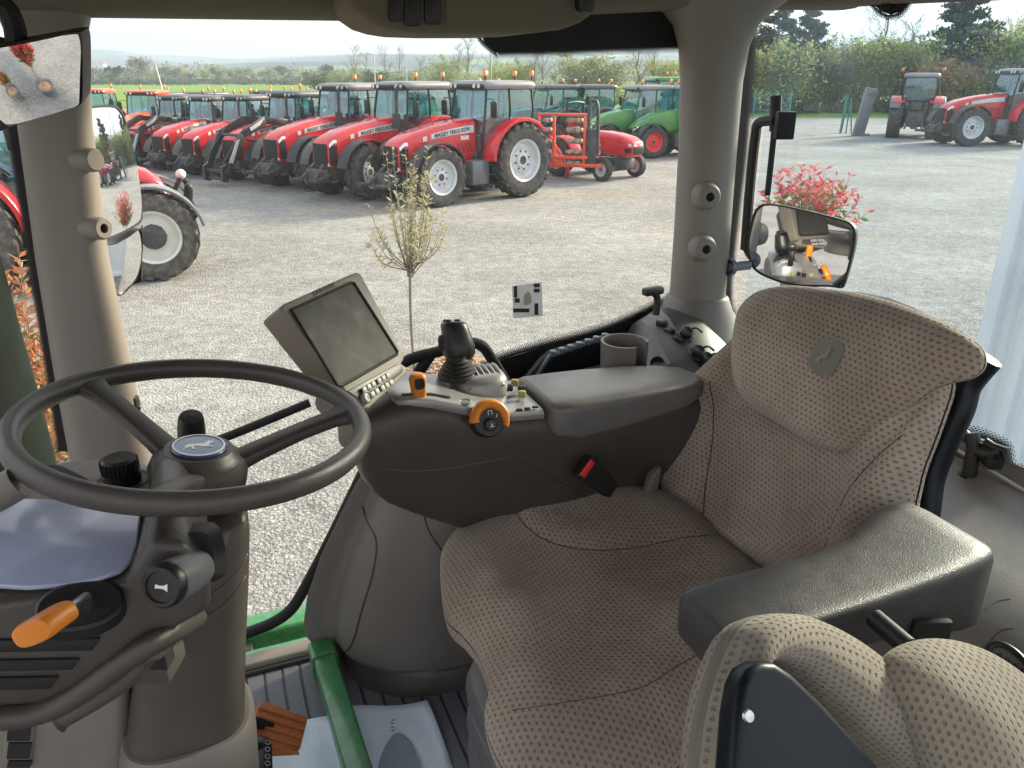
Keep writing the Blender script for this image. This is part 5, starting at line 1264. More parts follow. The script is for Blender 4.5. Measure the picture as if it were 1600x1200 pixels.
# horn stalk
hc = onr(256, 915, .70); hn = dirf(.46, -.78, .30)
m = MB(); m.lathe([(.018, -.062), (.021, -.045), (.022, -.015), (.022, -.004)], hc, hn, 28, cap=False); m.build('stalk', plain('stalk_grey', (.10, .11, .12), .4), col)
m = MB(); m.lathe([(.022, -.006), (.022, .002), (.019, .006), (.0158, .006), (.0152, .004), (0, .0045)], hc, hn, 28); m.build('horn_button', M['black'], col)
hx = hn.cross(UV_).normalized(); hx = hx if (hx.dot(-FV) > 0) else -hx; hy = hn.cross(hx); hy = hy if hy.z > 0 else -hy
horn = [(-.8, .25), (-.8, -.25), (-.45, -.2), (.35, -.2), (.9, -.55), (.9, .5), (.35, .2), (-.45, .2), (-.6, .35)]
m = MB(); m.prism([hc+hn*.0046+hx*x*.0075+hy*y*.0075 for x, y in horn], hn*.0006); m.build('horn_symbol', M['white'], col, smooth=False)
m = MB(); m.loft([superring(onr(300, 868, .80)-RV*.0, FV, UV_, .035, .04, 20, 4), superring(onr(292, 872, .765), FV, UV_, .026, .03, 20, 4)]); m.build('stalk_socket', M['matte'], col)
# tilt lever knob behind the hub
b = onr(301, 715, 1.16); t = onr(298, 640, 1.13); m = MB(); m.lathe([(.016, 0), (.0185, .01), (.0185, .035), (.020, .04), (.0195, .06), (.018, .078), (.016, .083), (0, .084)], b, t-b, 24); m.build('tilt_handle', M['black'], col)
# side vents, lower hoop
for (xa, xb, ya, yb) in [(-80, 158, 1003, 1022), (-80, 126, 1035, 1052), (-80, 92, 1063, 1082)]:
    m = MB(); m.prism(pxs([(xa, ya), (xb, ya-4), (xb-14, yb-4), (xa, yb)], T(0, .731, 0), RV), RV*.006); m.build('side_vent', M['matte'], col, bev=.002)
m = MB(); m.tube(spline([onr(x, y, .735) for x, y in [(-90, 1124), (0, 1122), (60, 1113), (112, 1090), (190, 1035), (255, 994)]]+[onr(300, 968, .82), onr(310, 965, .90)], 4), .0125, 12, up=RV); m.build('dash_rail', M['taupe'], col)
m = MB(); m.tube(spline([onr(x, y, .76) for x, y in [(92, 1122), (118, 1108), (160, 1083), (200, 1055), (222, 1030), (240, 1015)]]+[onr(262, 1004, .86)], 4), [.016]+[.0125]*21+[.012]*3, 12); m.box(onr(246, 1028, .82), (.045, .05, .034), bev=.004); m.build('support_arm', M['dark'], col)
m = MB(); m.box(onr(252, 1026, .795), (.020, .02, .020)); m.build('socket_hole', M['matte'], col, smooth=False)
# lower front panel
m = MB(); m.prism([onr(x, y, .92) for x, y in [(-120, 1085), (60, 1085), (205, 1010), (205, 1400), (-120, 1400)]], RV*.4); o = m.build('front_panel', M['mid'], col, bev=.02, seg=3)
m = MB(); m.prism([onr(x, y, .915) for x, y in [(6, 1127), (56, 1127), (50, 1202), (2, 1202)]], RV*.01); v_ = m.build('panel_vent', M['mid'], o, bev=.004)
for ya, yb in [(1131, 1158), (1162, 1186), (1190, 1200)]:
    m = MB(); m.prism([onr(x, y, .912) for x, y in [(13, ya), (50, ya), (46, yb), (10, yb)]], RV*.004); m.build('vent_opening', M['matte'], v_, smooth=False)
HAZE = .0006
# ================================================================ right-hand armrest console
con = thing('control_console', 'dark armrest console with joystick and orange controls beside the driver seat', 'console', T(-.55, 1.25, .5), world=True)
# body: loft along the tractor axis
m = MB(); rings = []
def csec(f, r0, r1, u0, u1, p=4.5, n=36):
    # cross-section narrower at its foot
    out = []
    for q in superring(V((0, 0, 0)), V((1, 0, 0)), V((0, 1, 0)), 1, 1, n, p):
        t = (q.y+1)/2; inset = (1-t)**1.3*.045
        r = (r0+r1)/2+(r1-r0)/2*q.x; r += inset*(-q.x)
        out.append(T(f, r, u0+(u1-u0)*t))
    return out
for f, r0, r1, u0, u1 in [(-.205, 1.245, 1.34, .715, .760), (-.208, 1.225, 1.365, .690, .780), (-.216, 1.212, 1.378, .660, .796), (-.235, 1.203, 1.385, .628, .809), (-.26, 1.200, 1.388, .600, .817), (-.30, 1.2, 1.39, .572, .821), (-.34, 1.2, 1.39, .547, .816), (-.42, 1.2, 1.39, .500, .789), (-.49, 1.2, 1.385, .465, .767), (-.55, 1.2, 1.38, .44, .762), (-.70, 1.2, 1.37, .42, .757), (-.86, 1.205, 1.355, .42, .748), (-.95, 1.215, 1.34, .44, .73), (-1.0, 1.24, 1.33, .48, .70)]:
    rings.append(csec(f, r0, r1, u0, u1))
m.loft(rings); body = m.build('console_body', M['dark'], con, angle=60); bvb = m.bvh()
m = MB(); seam(m, bvb, [(600, 732), (640, 736), (700, 732), (760, 722), (800, 716), (850, 740), (905, 770), (940, 790)], .0018, -.0004)
seam(m, bvb, [(712, 642), (716, 650), (740, 675), (756, 695)], .0012, -.0002); m.build('body_seam', M['taupe'], body)
# armrest lid
m = MB(); rings = []
for f, r0, r1, u0, u1 in [(-.562, 1.215, 1.36, .735, .772), (-.565, 1.200, 1.368, .720, .780), (-.575, 1.192, 1.372, .708, .782), (-.62, 1.188, 1.372, .694, .783), (-.70, 1.187, 1.366, .700, .782), (-.80, 1.189, 1.35, .712, .780), (-.87, 1.195, 1.33, .722, .777), (-.91, 1.21, 1.31, .735, .773), (-.925, 1.24, 1.28, .75, .768)]:
    rings.append(superring(T(f, (r0+r1)/2, (u0+u1)/2), RV, UV_, (r1-r0)/2, (u1-u0)/2, 40, 5))
m.loft(rings); m.build('armrest_lid', M['lidtop'], con, angle=60)
# silver top plate, ribbed hand rest
m = MB(); rings = []
for f, r0, r1, u0, u1 in [(-.275, 1.24, 1.365, .805, .8225), (-.282, 1.228, 1.376, .806, .8265), (-.31, 1.222, 1.378, .802, .8265), (-.345, 1.218, 1.378, .795, .8205), (-.42, 1.212, 1.378, .770, .795), (-.49, 1.206, 1.378, .752, .7745), (-.552, 1.204, 1.375, .748, .770)]:
    rings.append(superring(T(f, (r0+r1)/2, (u0+u1)/2), RV, UV_, (r1-r0)/2, (u1-u0)/2, 32, 6))
m.loft(rings); m.build('top_plate', M['silver'], con, angle=50)
m = MB(); m.prism([T(-.292, 1.236, .8275), T(-.345, 1.234, .8215), T(-.380, 1.232, .8105), T(-.380, 1.240, .8105), T(-.345, 1.242, .8215), T(-.292, 1.244, .8275)], UV_*.0012); m.build('lever_slot', M['matte'], con, smooth=False)
for k in range(7):
    f = -.435-k*.011
    m = MB(); m.tube(spline([T(f, 1.285, .797), T(f-.002, 1.31, .814), T(f-.002, 1.345, .819), T(f, 1.372, .80)], 3), .0042, 8); m.build('hand_rest_rib', M['silver'], con)
m = MB(); rings = [superring(T(-.468, 1.328, u), FV, RV, a, b, 28, 3) for u, a, b in [(.765, .054, .05), (.802, .052, .048), (.812, .046, .04), (.816, .036, .028)]]; m.loft(rings); m.build('hand_rest', M['silver'], con)
for k in range(3):
    m = MB(); m.prism([T(-.50-k*.016, 1.212, .7725), T(-.512-k*.016, 1.212, .7715), T(-.512-k*.016, 1.217, .7715), T(-.50-k*.016, 1.217, .7725)], UV_*.004); m.build('slider_switch', M['black'], con, bev=.001)
m = MB(); m.lathe([(.0125, 0), (.0125, .002), (.010, .003), (.0095, .0015), (0, .0015)], T(-.405, 1.228, .800), UV_, 24); m.build('round_button', M['silver'], con)
# yellow and black switch caps behind the hand rest
for f, r, c in [(-.53, 1.26, 'yel'), (-.54, 1.285, 'black'), (-.52, 1.30, 'black'), (-.54, 1.32, 'yel')]:
    m = MB(); m.box(T(f, r, .784), (.015, .012, .014), bev=.003); m.build('push_switch', M[c], con)
# joystick
jb = pl(716, 588, T(0, 0, .808), UV_)
jt = pd(714, 502, (jb-CAM).dot(V((0, CP, -SP)))-.01); jd = (jt-jb); JL = jd.length; jd.normalize()
m = MB(); prof = [(.040, 0)]
for k in range(5): prof += [(.040-.004*k, .006+k*.007), (.034-.004*k, .0095+k*.007)]
prof += [(.018, .045)]; m.lathe(prof, jb, UV_, 32); boot = m.build('joystick_boot', M['rubber'], con, angle=60)
m = MB(); rings = []
jx = (FV-jd*FV.dot(jd)).normalized(); jy = jd.cross(jx)
for q, a, b, o in [(.22, .016, .016, 0), (.30, .024, .022, -.002), (.42, .031, .027, -.003), (.56, .032, .028, -.001), (.68, .030, .026, .001), (.80, .027, .024, .003), (.92, .026, .022, .006), (.98, .023, .019, .007), (1.0, .017, .013, .007)]:
    rings.append(superring(jb+jd*JL*q+jx*o, jx, jy, a, b, 28, 2.5))
m.loft(rings); stick = m.build('joystick', M['black'], con, angle=70)
for dx, dy in [(-.008, 0), (.012, .006), (.012, -.008)]:
    m = MB(); c = jb+jd*JL*1.0+jx*(.007+dx)+jy*dy; m.lathe([(.0065, -.004), (.0065, .002), (.005, .004), (0, .004)], c, jd, 16); m.build('thumb_button', M['rubber'], stick)
m = MB(); c = jb+jd*JL*.62+jx*.028; m.box(c, (.02, .016, .03), bev=.005); m.build('trigger', M['rubber'], stick)
# orange throttle lever
a = pl(656, 632, T(0, 1.238, 0), RV); t = pl(652, 590, T(0, 1.238, 0), RV); d = (t-a).normalized(); x = (FV-d*FV.dot(d)).normalized(); y = d.cross(x); L = (t-a).length
m = MB(); rings = []
for q, w, h in [(-.06, .006, .006), (.06, .008, .008), (.10, .0115, .0105), (.35, .0125, .011), (.7, .0140, .012), (.95, .0150, .012), (1.08, .0135, .0105), (1.14, .009, .007)]:
    rings.append(superring(a+d*L*q, x, y, w, h, 24, 3))
m.loft(rings); th = m.build('throttle_lever', M['orange'], con, angle=60)
m = MB(); c = a+d*L*.86-y*.0; fn = facing(y, a); m.prism([c+fn*.0125+x*sx*.009+d*sy*.010 for sx, sy in [(-1, -.6), (-.6, -1), (.6, -1), (1, -.6), (1, .7), (.6, 1), (-.6, 1), (-1, .7)]], fn*.002); m.build('thumb_switch', M['black'], th)
# orange fan-shaped speed dial on the console flank
dn = (-RV+UV_*.45).normalized(); dc = pl(764, 657, T(0, 1.196, 0), RV); dx = (-FV); dx = (dx-dn*dx.dot(dn)).normalized(); dy = dn.cross(dx); dy = dy if dy.z > 0 else -dy
m = MB(); m.lathe([(0, -.014), (.031, -.014), (.030, .001), (.028, .003), (.022, .003), (0, .002)], dc, dn, 40); m.build('dial_base', M['black'], con)
m = MB(); rings = []
for i in range(25):
    t_ = math.radians(-28+208*i/24); c = dc+(dx*math.cos(t_)+dy*math.sin(t_))*.0300+dn*.006; rd = dx*math.cos(t_)+dy*math.sin(t_)
    w = .0085 if 3 < i else .006; w += .0012*(i % 2)*(1 if i > 7 else 0)
    rings.append(superring(c, rd, dn, w, .010, 14, 2.6))
m.loft(rings); m.build('speed_dial', M['orange'], con, angle=60)
m = MB(); m.lathe([(.0115, .004), (.0115, .010), (.009, .012), (0, .0115)], dc-dy*.008, dn, 24); m.build('dial_button', M['black'], con)
m = MB()
for pts in [[(-.004, .010), (-.004, .018), (.004, .018), (.004, .010), (.003, .010), (.003, .017), (-.003, .017), (-.003, .010)], [(-.0035, -.012), (.0035, -.012), (.0035, -.0105), (-.0035, -.0105)], [(-.0015, -.0095), (.0015, -.0095), (0, -.004)], [(.010, .004), (.013, .010), (.0142, .0095), (.011, .0035)]]:
    m.prism([dc+dn*.0125+dx*x_+dy*y_ for x_, y_ in pts], dn*.0005)
m.build('dial_symbols', M['white'], con, smooth=False)
# ================================================================ monitor
mn = dirf(-.62, -.62, .45); mp = pd(545, 545, 1.27)
Mq = [(440, 478), (560, 425), (634, 562), (636, 576), (560, 640), (540, 640), (520, 612)]
mon = thing('monitor', 'beige touchscreen monitor with grey keypad, mounted ahead of the joystick', 'monitor', pl(575, 640, mp, mn), world=True)
fr_ = [(437, 482), (444, 474), (550, 427), (559, 424), (565, 428), (629, 549), (633, 560), (628, 568), (637, 574), (636, 584), (578, 638), (566, 640), (556, 626), (540, 612)]
P = pxs(fr_, mp, mn); bk = [p-mn*.055 for p in P]
bk = [b.lerp(sum(bk, V((0, 0, 0)))/len(bk), .06) for b in bk]
m = MB(); m.loft([P, bk]); hs_ = m.build('housing', M['beige'], mon, bev=.006, seg=3)
m = MB(); m.loft([[p.lerp(sum(bk, V((0, 0, 0)))/len(bk), .18) for p in bk], [p.lerp(sum(bk, V((0, 0, 0)))/len(bk), .35)-mn*.035 for p in bk]]); m.build('rear_cover', M['dark'], mon, bev=.006)
sc_ = [(455, 484), (548, 441), (553, 442), (621, 549), (620, 554), (534, 603), (528, 602)]
m = MB(); m.prism(pxs(sc_, mp+mn*.0025, mn), -mn*.004); m.build('screen', M['screen'], mon, smooth=False)
m = MB(); S = pxs(sc_, mp+mn*.003, mn); m.tube(S, .0026, 8, closed=True); m.build('bezel', M['matte'], mon)
kp = [(541, 608), (624, 566), (633, 576), (631, 582), (580, 630), (569, 634), (560, 626)]
m = MB(); m.prism(pxs([(543, 611), (622, 568), (631, 577), (629, 582), (578, 626), (569, 630)], mp+mn*.0015, mn), -mn*.003); m.build('keypad', M['dark'], mon, bev=.002)
kx = (pl(622, 571, mp, mn)-pl(552, 613, mp, mn)); kL = kx.length; kx.normalize(); ky = mn.cross(kx); ky = ky if (pl(590, 620, mp, mn)-pl(590, 590, mp, mn)).dot(ky) > 0 else -ky
k0 = pl(562, 612, mp+mn*.004, mn)
for row in range(2):
    for i in range(6):
        q = k0+kx*(.010+i*.0135+(.004 if i > 2 else 0))+ky*(.001+row*.0135)
        m = MB(); m.prism([q+kx*sx*.0055+ky*sy*.0050 for sx, sy in [(-1, -1), (1, -1), (1, 1), (-1, 1)]], mn*.004); m.build('key', M['keygrey'], mon, bev=.0015)
m = MB(); q = pl(570, 622, mp+mn*.002, mn); m.lathe([(.0105, 0), (.0105, .006), (.008, .008), (.007, .006), (0, .006)], q, mn, 24); m.build('round_key', M['keygrey'], mon)
ta = pl(488, 458, mp, mn); tb_ = pl(524, 442, mp, mn); tx = (tb_-ta).normalized(); ty = mn.cross(tx); ty = ty if ty.z > 0 else -ty
if tx.cross(ty).dot(mn) < 0: ty = -ty
text_mb('JOHN DEERE', .0105, pl(506, 451.5, mp+mn*.0006, mn), tx, mn.cross(tx), bold=.0001, ext=.0002).build('lettering', M['ink'], mon, smooth=False, fixn=False)
m = MB(); a = pl(560, 610, mp, mn)-mn*.07; m.tube(spline([a, T(-.20, 1.31, .80), T(-.24, 1.30, .72)], 4), .022, 12); m.box(T(-.215, 1.28, .755), (.06, .06, .05), bev=.012); m.build('support_arm', M['beige'], mon)
# ================================================================ driver seat
seat = thing('driver_seat', 'driver seat with speckled beige cloth, turned towards the door', 'seat', T(-.6, 1.0, 0), world=True)
cu = [(688, 905), (692, 868), (715, 838), (752, 810), (800, 785), (850, 771), (905, 768), (960, 776), (1020, 786), (1075, 806), (1130, 848), (1180, 890), (1210, 950), (1190, 1010), (1150, 1050), (1140, 1110), (1090, 1175), (1000, 1235), (900, 1262), (820, 1245), (778, 1190), (757, 1130), (764, 1085), (748, 1030), (722, 995), (697, 968)]
q0 = T(0, 0, .475)
def bump_c(x, y, s):
    return .022*math.exp(-((s-.72)/.20)**2)-.020*math.exp(-(s/.5)**2)
m = pillow(cu, q0, UV_, .055, .075, bump_c, N=220, K=46, e=3.2, eb=3.0); pad_px(m, [([(800, 785), (815, 818), (845, 842), (890, 858), (940, 862), (1000, 857), (1060, 844), (1130, 832), (1130, 740), (800, 740)], .014, 36)], 47*((220//26)*26), (220//26)*26, 46); cush = m.build('cushion', M['fabric'], seat, fixn=True); weld(cush); bvq = m.bvh()
m = MB(); seam(m, bvq, [(802, 790), (815, 815), (845, 840), (890, 856), (940, 860), (1000, 855), (1060, 842), (1110, 836)], .0014, -.0004); m.build('cushion_seam', M['seam'], cush); m = MB()
seam(m, bvq, [(1180, 1010), (1120, 1012), (1060, 1040), (1000, 1075), (900, 1095), (800, 1110)], .0010, -.0006)
m.build('cushion_seam', M['seam'], cush)
# backrest on a reclined plane
bp = T(-.905, 1.0, .48); bn = dirf(.96, 0, .28)
ba = [(1172, 520), (1230, 480), (1300, 480), (1380, 500), (1440, 540), (1484, 590), (1488, 612), (1478, 645), (1462, 690), (1445, 735), (1434, 780), (1420, 830), (1330, 880), (1250, 896), (1195, 888), (1140, 858), (1090, 822), (1060, 782), (1040, 730), (1033, 680), (1042, 640), (1075, 605), (1110, 575), (1140, 548)]
def bump_b(x, y, s): return .030*math.exp(-((s-.80)/.15)**2)-.022*math.exp(-(s/.55)**2)
m = pillow(ba, bp, bn, .050, .045, bump_b, N=220, K=46, e=3.4, eb=2.6); pad_px(m, [([(1000, 640), (1075, 590), (1108, 596), (1116, 640), (1113, 700), (1103, 760), (1099, 815), (1080, 860), (1000, 860)], .014, 40), ([(1500, 590), (1420, 655), (1368, 715), (1328, 760), (1298, 820), (1280, 900), (1500, 900), (1500, 620)], .022, 50)], 47*((220//24)*24), (220//24)*24, 46); backr = m.build('backrest', M['fabric'], seat); weld(backr); bvk = m.bvh()
ua = [(1152, 520), (1160, 485), (1180, 462), (1205, 451), (1240, 447), (1290, 451), (1340, 458), (1400, 473), (1470, 501), (1518, 529), (1539, 553), (1536, 578), (1516, 592), (1490, 598), (1455, 612), (1410, 648), (1372, 683), (1336, 704), (1300, 703), (1260, 687), (1225, 665), (1190, 643), (1163, 618), (1151, 585), (1149, 550)]
m = pillow(ua, bp+bn*.048, bn, .034, .040, lambda x, y, s: .010*math.exp(-((s-.78)/.18)**2), N=200, K=40, e=2.8, eb=2.2); upad = m.build('headrest_pad', M['fabric'], seat); weld(upad); bvk2 = m.bvh()
m = MB()
seam(m, bvk, [(1108, 596), (1115, 640), (1112, 700), (1102, 760), (1099, 815)], .0015, -.0005); m.build('backrest_seam', M['seam'], backr); m = MB()
seam(m, bvk, [(1285, 870), (1300, 820), (1330, 760), (1370, 715), (1410, 680)], .0012, -.0006)
m.build('backrest_seam', M['seam'], backr)
# sewn leaping-deer badge
bd = [on_surf(bvk2, x, y, .002) for x, y in [(1276, 534), (1296, 529), (1312, 534), (1319, 545), (1311, 565), (1300, 585), (1285, 588), (1268, 578), (1262, 566), (1268, 550)]]
bd = spline(bd, 3, True); ce = sum(bd, V((0, 0, 0)))/len(bd)
vv = (CAM-ce).normalized(); m = MB(); m.add([ce+bn*.004]+bd+[p-bn*.004 for p in bd], [[0, i+1, (i+1) % len(bd)+1] for i in range(len(bd))]+[[i+1, len(bd)+i+1, len(bd)+(i+1) % len(bd)+1, (i+1) % len(bd)+1] for i in range(len(bd))])
emb = m.build('emblem', M['patch'], upad, angle=70)
ex = (pl(1312, 545, ce, bn)-pl(1270, 560, ce, bn)).normalized(); ey = (pl(1296, 532, ce, bn)-pl(1286, 586, ce, bn)).normalized()
dm = MB(); dm.prism([ce+bn*.0048+(ex*x+ey*y)*.016 for x, y in deer], bn*.0006); dm.build('deer_emblem', M['patchd'], emb, smooth=False)
# shell and edge behind the backrest
m = MB(); m.tube(spline([pl(x, y, bp-bn*.06, bn) for x, y in [(1545, 560), (1512, 600), (1500, 640), (1476, 690), (1455, 745), (1447, 800), (1440, 850)]], 4), .022, 10); m.tube(spline([pl(x, y, bp-bn*.085, bn) for x, y in [(1180, 520), (1240, 480), (1380, 490), (1500, 560)]], 4), .03, 10); m.build('shell', M['blueblack'], seat)
# left armrest
m = MB(); rings = []
for f, rc, w, u0, u1 in [(-.494, .612, .045, .695, .735), (-.498, .612, .055, .684, .744), (-.508, .616, .057, .686, .749), (-.55, .616, .059, .686, .752), (-.64, .614, .058, .687, .753), (-.72, .614, .058, .678, .754), (-.79, .619, .063, .666, .757), (-.84, .632, .077, .654, .760), (-.89, .640, .082, .640, .764), (-.92, .642, .078, .634, .764), (-.940, .642, .066, .642, .754), (-.947, .642, .05, .66, .74)]:
    rings.append(superring(T(f, rc, (u0+u1)/2), RV, UV_, w, (u1-u0)/2, 48, 8))
m.loft(rings); m.build('armrest', M['lid'], seat, angle=60)
m = MB(); m.box(T(-.80, .545, .68), (.05, .012, .05), bev=.004); m.build('armrest_socket', M['matte'], seat)
m = MB(); m.tube([pd(1366, 966, .93), pd(1420, 1012, .88)], .012, 14); m.build('armrest_pin', M['black'], seat)
# seat suspension
m = MB(); rings = [superring(T(-.60, 1.0, u), FV, RV, a, b, 32, 4) for u, a, b in [(.0, .20, .20), (.03, .20, .20), (.06, .17, .17), (.40, .17, .18), (.42, .22, .21), (.44, .22, .21)]]; m.loft(rings); m.build('suspension', M['matte'], seat)
for u in (.12, .20, .28):
    m = MB(); m.loft([superring(T(-.54, .98, u+d), FV, RV, a, a, 32, 3) for d, a in [(-.045, .17), (-.03, .195), (0, .205), (.03, .195), (.045, .17)]]); m.build('bellows_fold', M['bellows'], seat)
m = MB(); ra = pl(733, 968, T(0, 0, .43), UV_); rb = pl(790, 1110, T(0, 0, .43), UV_); m.tube([ra, rb], .016, 14); m.build('front_bar', M['mid'], seat)
for t_ in (.25, .75):
    c = ra.lerp(rb, t_)+(CAM-ra).normalized()*.015; m = MB(); m.box(c, (.022, .014, .012), bev=.003); m.build('bar_clip', M['steel'], seat)
m = MB(); c = T(-.86, 1.26, .60); m.prism([onr(x, y, 1.18) for x, y in [(1035, 730), (1030, 765), (1016, 788), (1008, 780), (1018, 745)]], RV*.02); m.build('hinge_cover', M['mid'], seat, bev=.004)
# ================================================================ seat belt buckle
bk_ = thing('seat_belt_buckle', 'black seat belt buckle with a red release button beside the seat', 'seat belt buckle', onr(918, 735, 1.17), world=True)
c = onr(922, 738, 1.168); d1 = (onr(900, 722, 1.168)-onr(945, 760, 1.168)).normalized(); n1 = dirf(.15, -.9, .4); n1 = (n1-d1*n1.dot(d1)).normalized(); s1_ = d1.cross(n1)
m = MB(); m.loft([superring(c+d1*q, s1_, n1, w, h, 20, 5) for q, w, h in [(-.07, .016, .009), (-.05, .021, .012), (.0, .024, .014), (.024, .024, .014), (.028, .021, .011)]]); m.build('buckle', M['black'], bk_, angle=50)
c2 = c+d1*.0225+n1*.0125; m = MB(); m.prism([c2+s1_*a*.018+d1*b*.007 for a, b in [(-1, -1), (1, -1), (1, 1), (-1, 1)]], n1*.004); m.build('release_button', M['redb'], bk_, bev=.002)
# ================================================================ passenger seat, backrest folded forward
ps = thing('passenger_seat', 'folded passenger seat with black shell and speckled beige cloth in the near corner', 'seat', T(-.62, .38, .3), world=True)
pn = dirf(-.12, -.80, .58); pp = pd(1250, 1080, .74)
arch = [(1118, 1330), (1126, 1200), (1138, 1110), (1158, 1040), (1185, 985), (1218, 962), (1262, 958), (1310, 974), (1370, 1010), (1440, 1070), (1510, 1140), (1580, 1220), (1660, 1330)]
A = spline([pl(x, y, pp-pn*.01, pn) for x, y in arch], 6)
inn = [(1190, 1340), (1176, 1200), (1180, 1110), (1192, 1060), (1206, 1040), (1222, 1034), (1246, 1040), (1280, 1062), (1330, 1110), (1390, 1170), (1440, 1222), (1500, 1290), (1560, 1350)]
B = spline([pl(x, y, pp, pn) for x, y in inn], 6)
m = MB(); vs = []; uv = []; fs = []; L = 0; NS = 18
for i in range(len(A)):
    if i: L += (A[i]-A[i-1]).length
    o_, i_ = A[i], B[i]; mid = (o_+i_)*.5; w = (o_-i_)*.5; dep = .055
    per_ = 2*(o_-i_).length+.09
    for k in range(NS):
        t_ = 2*math.pi*k/NS; cx = math.cos(t_); sy = math.sin(t_)
        vs.append(mid+w*math.copysign(abs(cx)**.75, cx)-pn*dep*.55+pn*dep*math.copysign(abs(sy)**.75, sy)*.8); uv.append((L, k/NS*per_))
for i in range(len(A)-1):
    for k in range(NS-1): fs.append([i*NS+k, i*NS+k+1, (i+1)*NS+k+1, (i+1)*NS+k])
    fs.append([i*NS+NS-1, i*NS, (i+1)*NS, (i+1)*NS+NS-1])
m.add(vs, fs, uv)
for fi, f in enumerate(m.f):
    if max(q % NS for q in f)-min(q % NS for q in f) == NS-1: m.uv[fi] = [(uv[q][0], uv[q][1] if q % NS else per_) for q in f]
m.build('cloth_rim', M['fabric2'], ps)
panel = [(1143, 1340), (1146, 1210), (1152, 1120), (1160, 1070), (1172, 1045), (1190, 1034), (1212, 1034), (1240, 1052), (1285, 1095), (1330, 1145), (1370, 1190), (1420, 1260), (1480, 1340)]
P = pxs(panel, pp+pn*.022, pn); m = MB(); m.prism(P, -pn*.03); m.build('shell', M['blueblack'], ps, bev=.008, seg=3)
m = MB(); q = pl(1168, 1119, pp+pn*.023, pn); m.lathe([(.006, 0), (.005, .003), (0, .0035)], q, pn, 16); m.build('shell_screw', M['steel'], ps)
cu2 = [(1380, 1040), (1400, 1012), (1440, 999), (1490, 1004), (1540, 1026), (1600, 1072), (1670, 1140), (1720, 1240), (1700, 1360), (1600, 1380), (1520, 1300), (1450, 1190), (1395, 1090)]
m = pillow(cu2, pd(1530, 1130, .80), dirf(-.1, -.65, .75), .05, .06, None, e=2.2, eb=2.2); o = m.build('cushion', M['fabric2'], ps); weld(o)
# ================================================================ floor things
tb0 = thing('green_bar', 'worn green steel bar leaning across the floor between mat and paper', 'bar', onu(540, 1120, .02), world=True)
a = onu(506, 1030, .05); b = onu(566, 1230, .11); d = (b-a).normalized(); sx_ = d.cross(UV_).normalized(); sz_ = sx_.cross(d)
m = MB(); m.loft([superring(p, sx_, sz_, .026, .030, 20, 7) for p in (a, a.lerp(b, .3), a.lerp(b, .6), b)]); m.build('bar', M['greenp'], tb0, angle=50)
m = MB(); m.loft([superring(a-d*.03, sx_, sz_, .031, .034, 20, 7), superring(a+d*.035, sx_, sz_, .031, .034, 20, 7)], cap=True); m.build('end_collar', M['greenp'], tb0, angle=50)
m = MB(); m.loft([superring(a-d*.032, sx_, sz_, .023, .026, 20, 7), superring(a-d*.0305, sx_, sz_, .023, .026, 20, 7)]); m.build('open_end', M['silver'], tb0)
def paper(name, pts, u, label):
    P = spline([onu(x, y, u) for x, y in pts], 1, True); c = sum(P, V((0, 0, 0)))/len(P); m = MB(); n = 6
    vs = []; fs = []; N_ = len(P)
    for i in range(n+1):
        for p in P:
            q = c.lerp(p, 1-i/n) if i < n else c
            vs.append(q+UV_*(.012*math.sin(q.x*23+1)*math.sin(q.y*17)*(1-i/n)+.006+.01*max(0, 1-i/1.5)*abs(math.sin(q.x*9+q.y*14))))
    for i in range(n):
        for k in range(N_): fs.append([i*N_+k, i*N_+(k+1) % N_, (i+1)*N_+(k+1) % N_, (i+1)*N_+k])
    m.add(vs, fs); o = m.build(name, M['paper'], None, org=c); weld(o); s = o.modifiers.new('s', 'SOLIDIFY'); s.thickness = .0015
    return tag(o, label, 'paper mat')
def dense(pts, k=4): return [((a[0]+(b[0]-a[0])*i/k), (a[1]+(b[1]-a[1])*i/k)) for a, b in zip(pts, pts[1:]+pts[:1]) for i in range(k)]
paper('paper_mat', dense([(415, 1190), (480, 1133), (520, 1128), (560, 1240), (400, 1260)]), .004, 'pale blue paper floor mat left of the green bar')
pm = paper('paper_mat', dense([(546, 1112), (600, 1107), (668, 1100), (682, 1135), (730, 1250), (590, 1270), (556, 1150)]), .006, 'pale blue paper floor mat with a printed shoe sole, right of the green bar')
ob = ORG[pm.name]
m = MB(); sole = spline([onu(x, y, .0265) for x, y in [(618, 1146), (634, 1150), (648, 1170), (658, 1210), (655, 1250), (600, 1250), (590, 1205), (602, 1165)]], 4, True); m.add(sole, [list(range(len(sole)))]); m.build('sole_print', M['soleprint'], pm, smooth=False)
m = MB()
for x, y, s in [(612, 1130, 3), (613, 1136, 2), (614, 1125, 2), (613, 1142, 2)]: c = onu(x, y, .0268); m.box(c, (.003*s, .0025, .0004))
m.build('paper_print', M['ink'], pm, smooth=False)
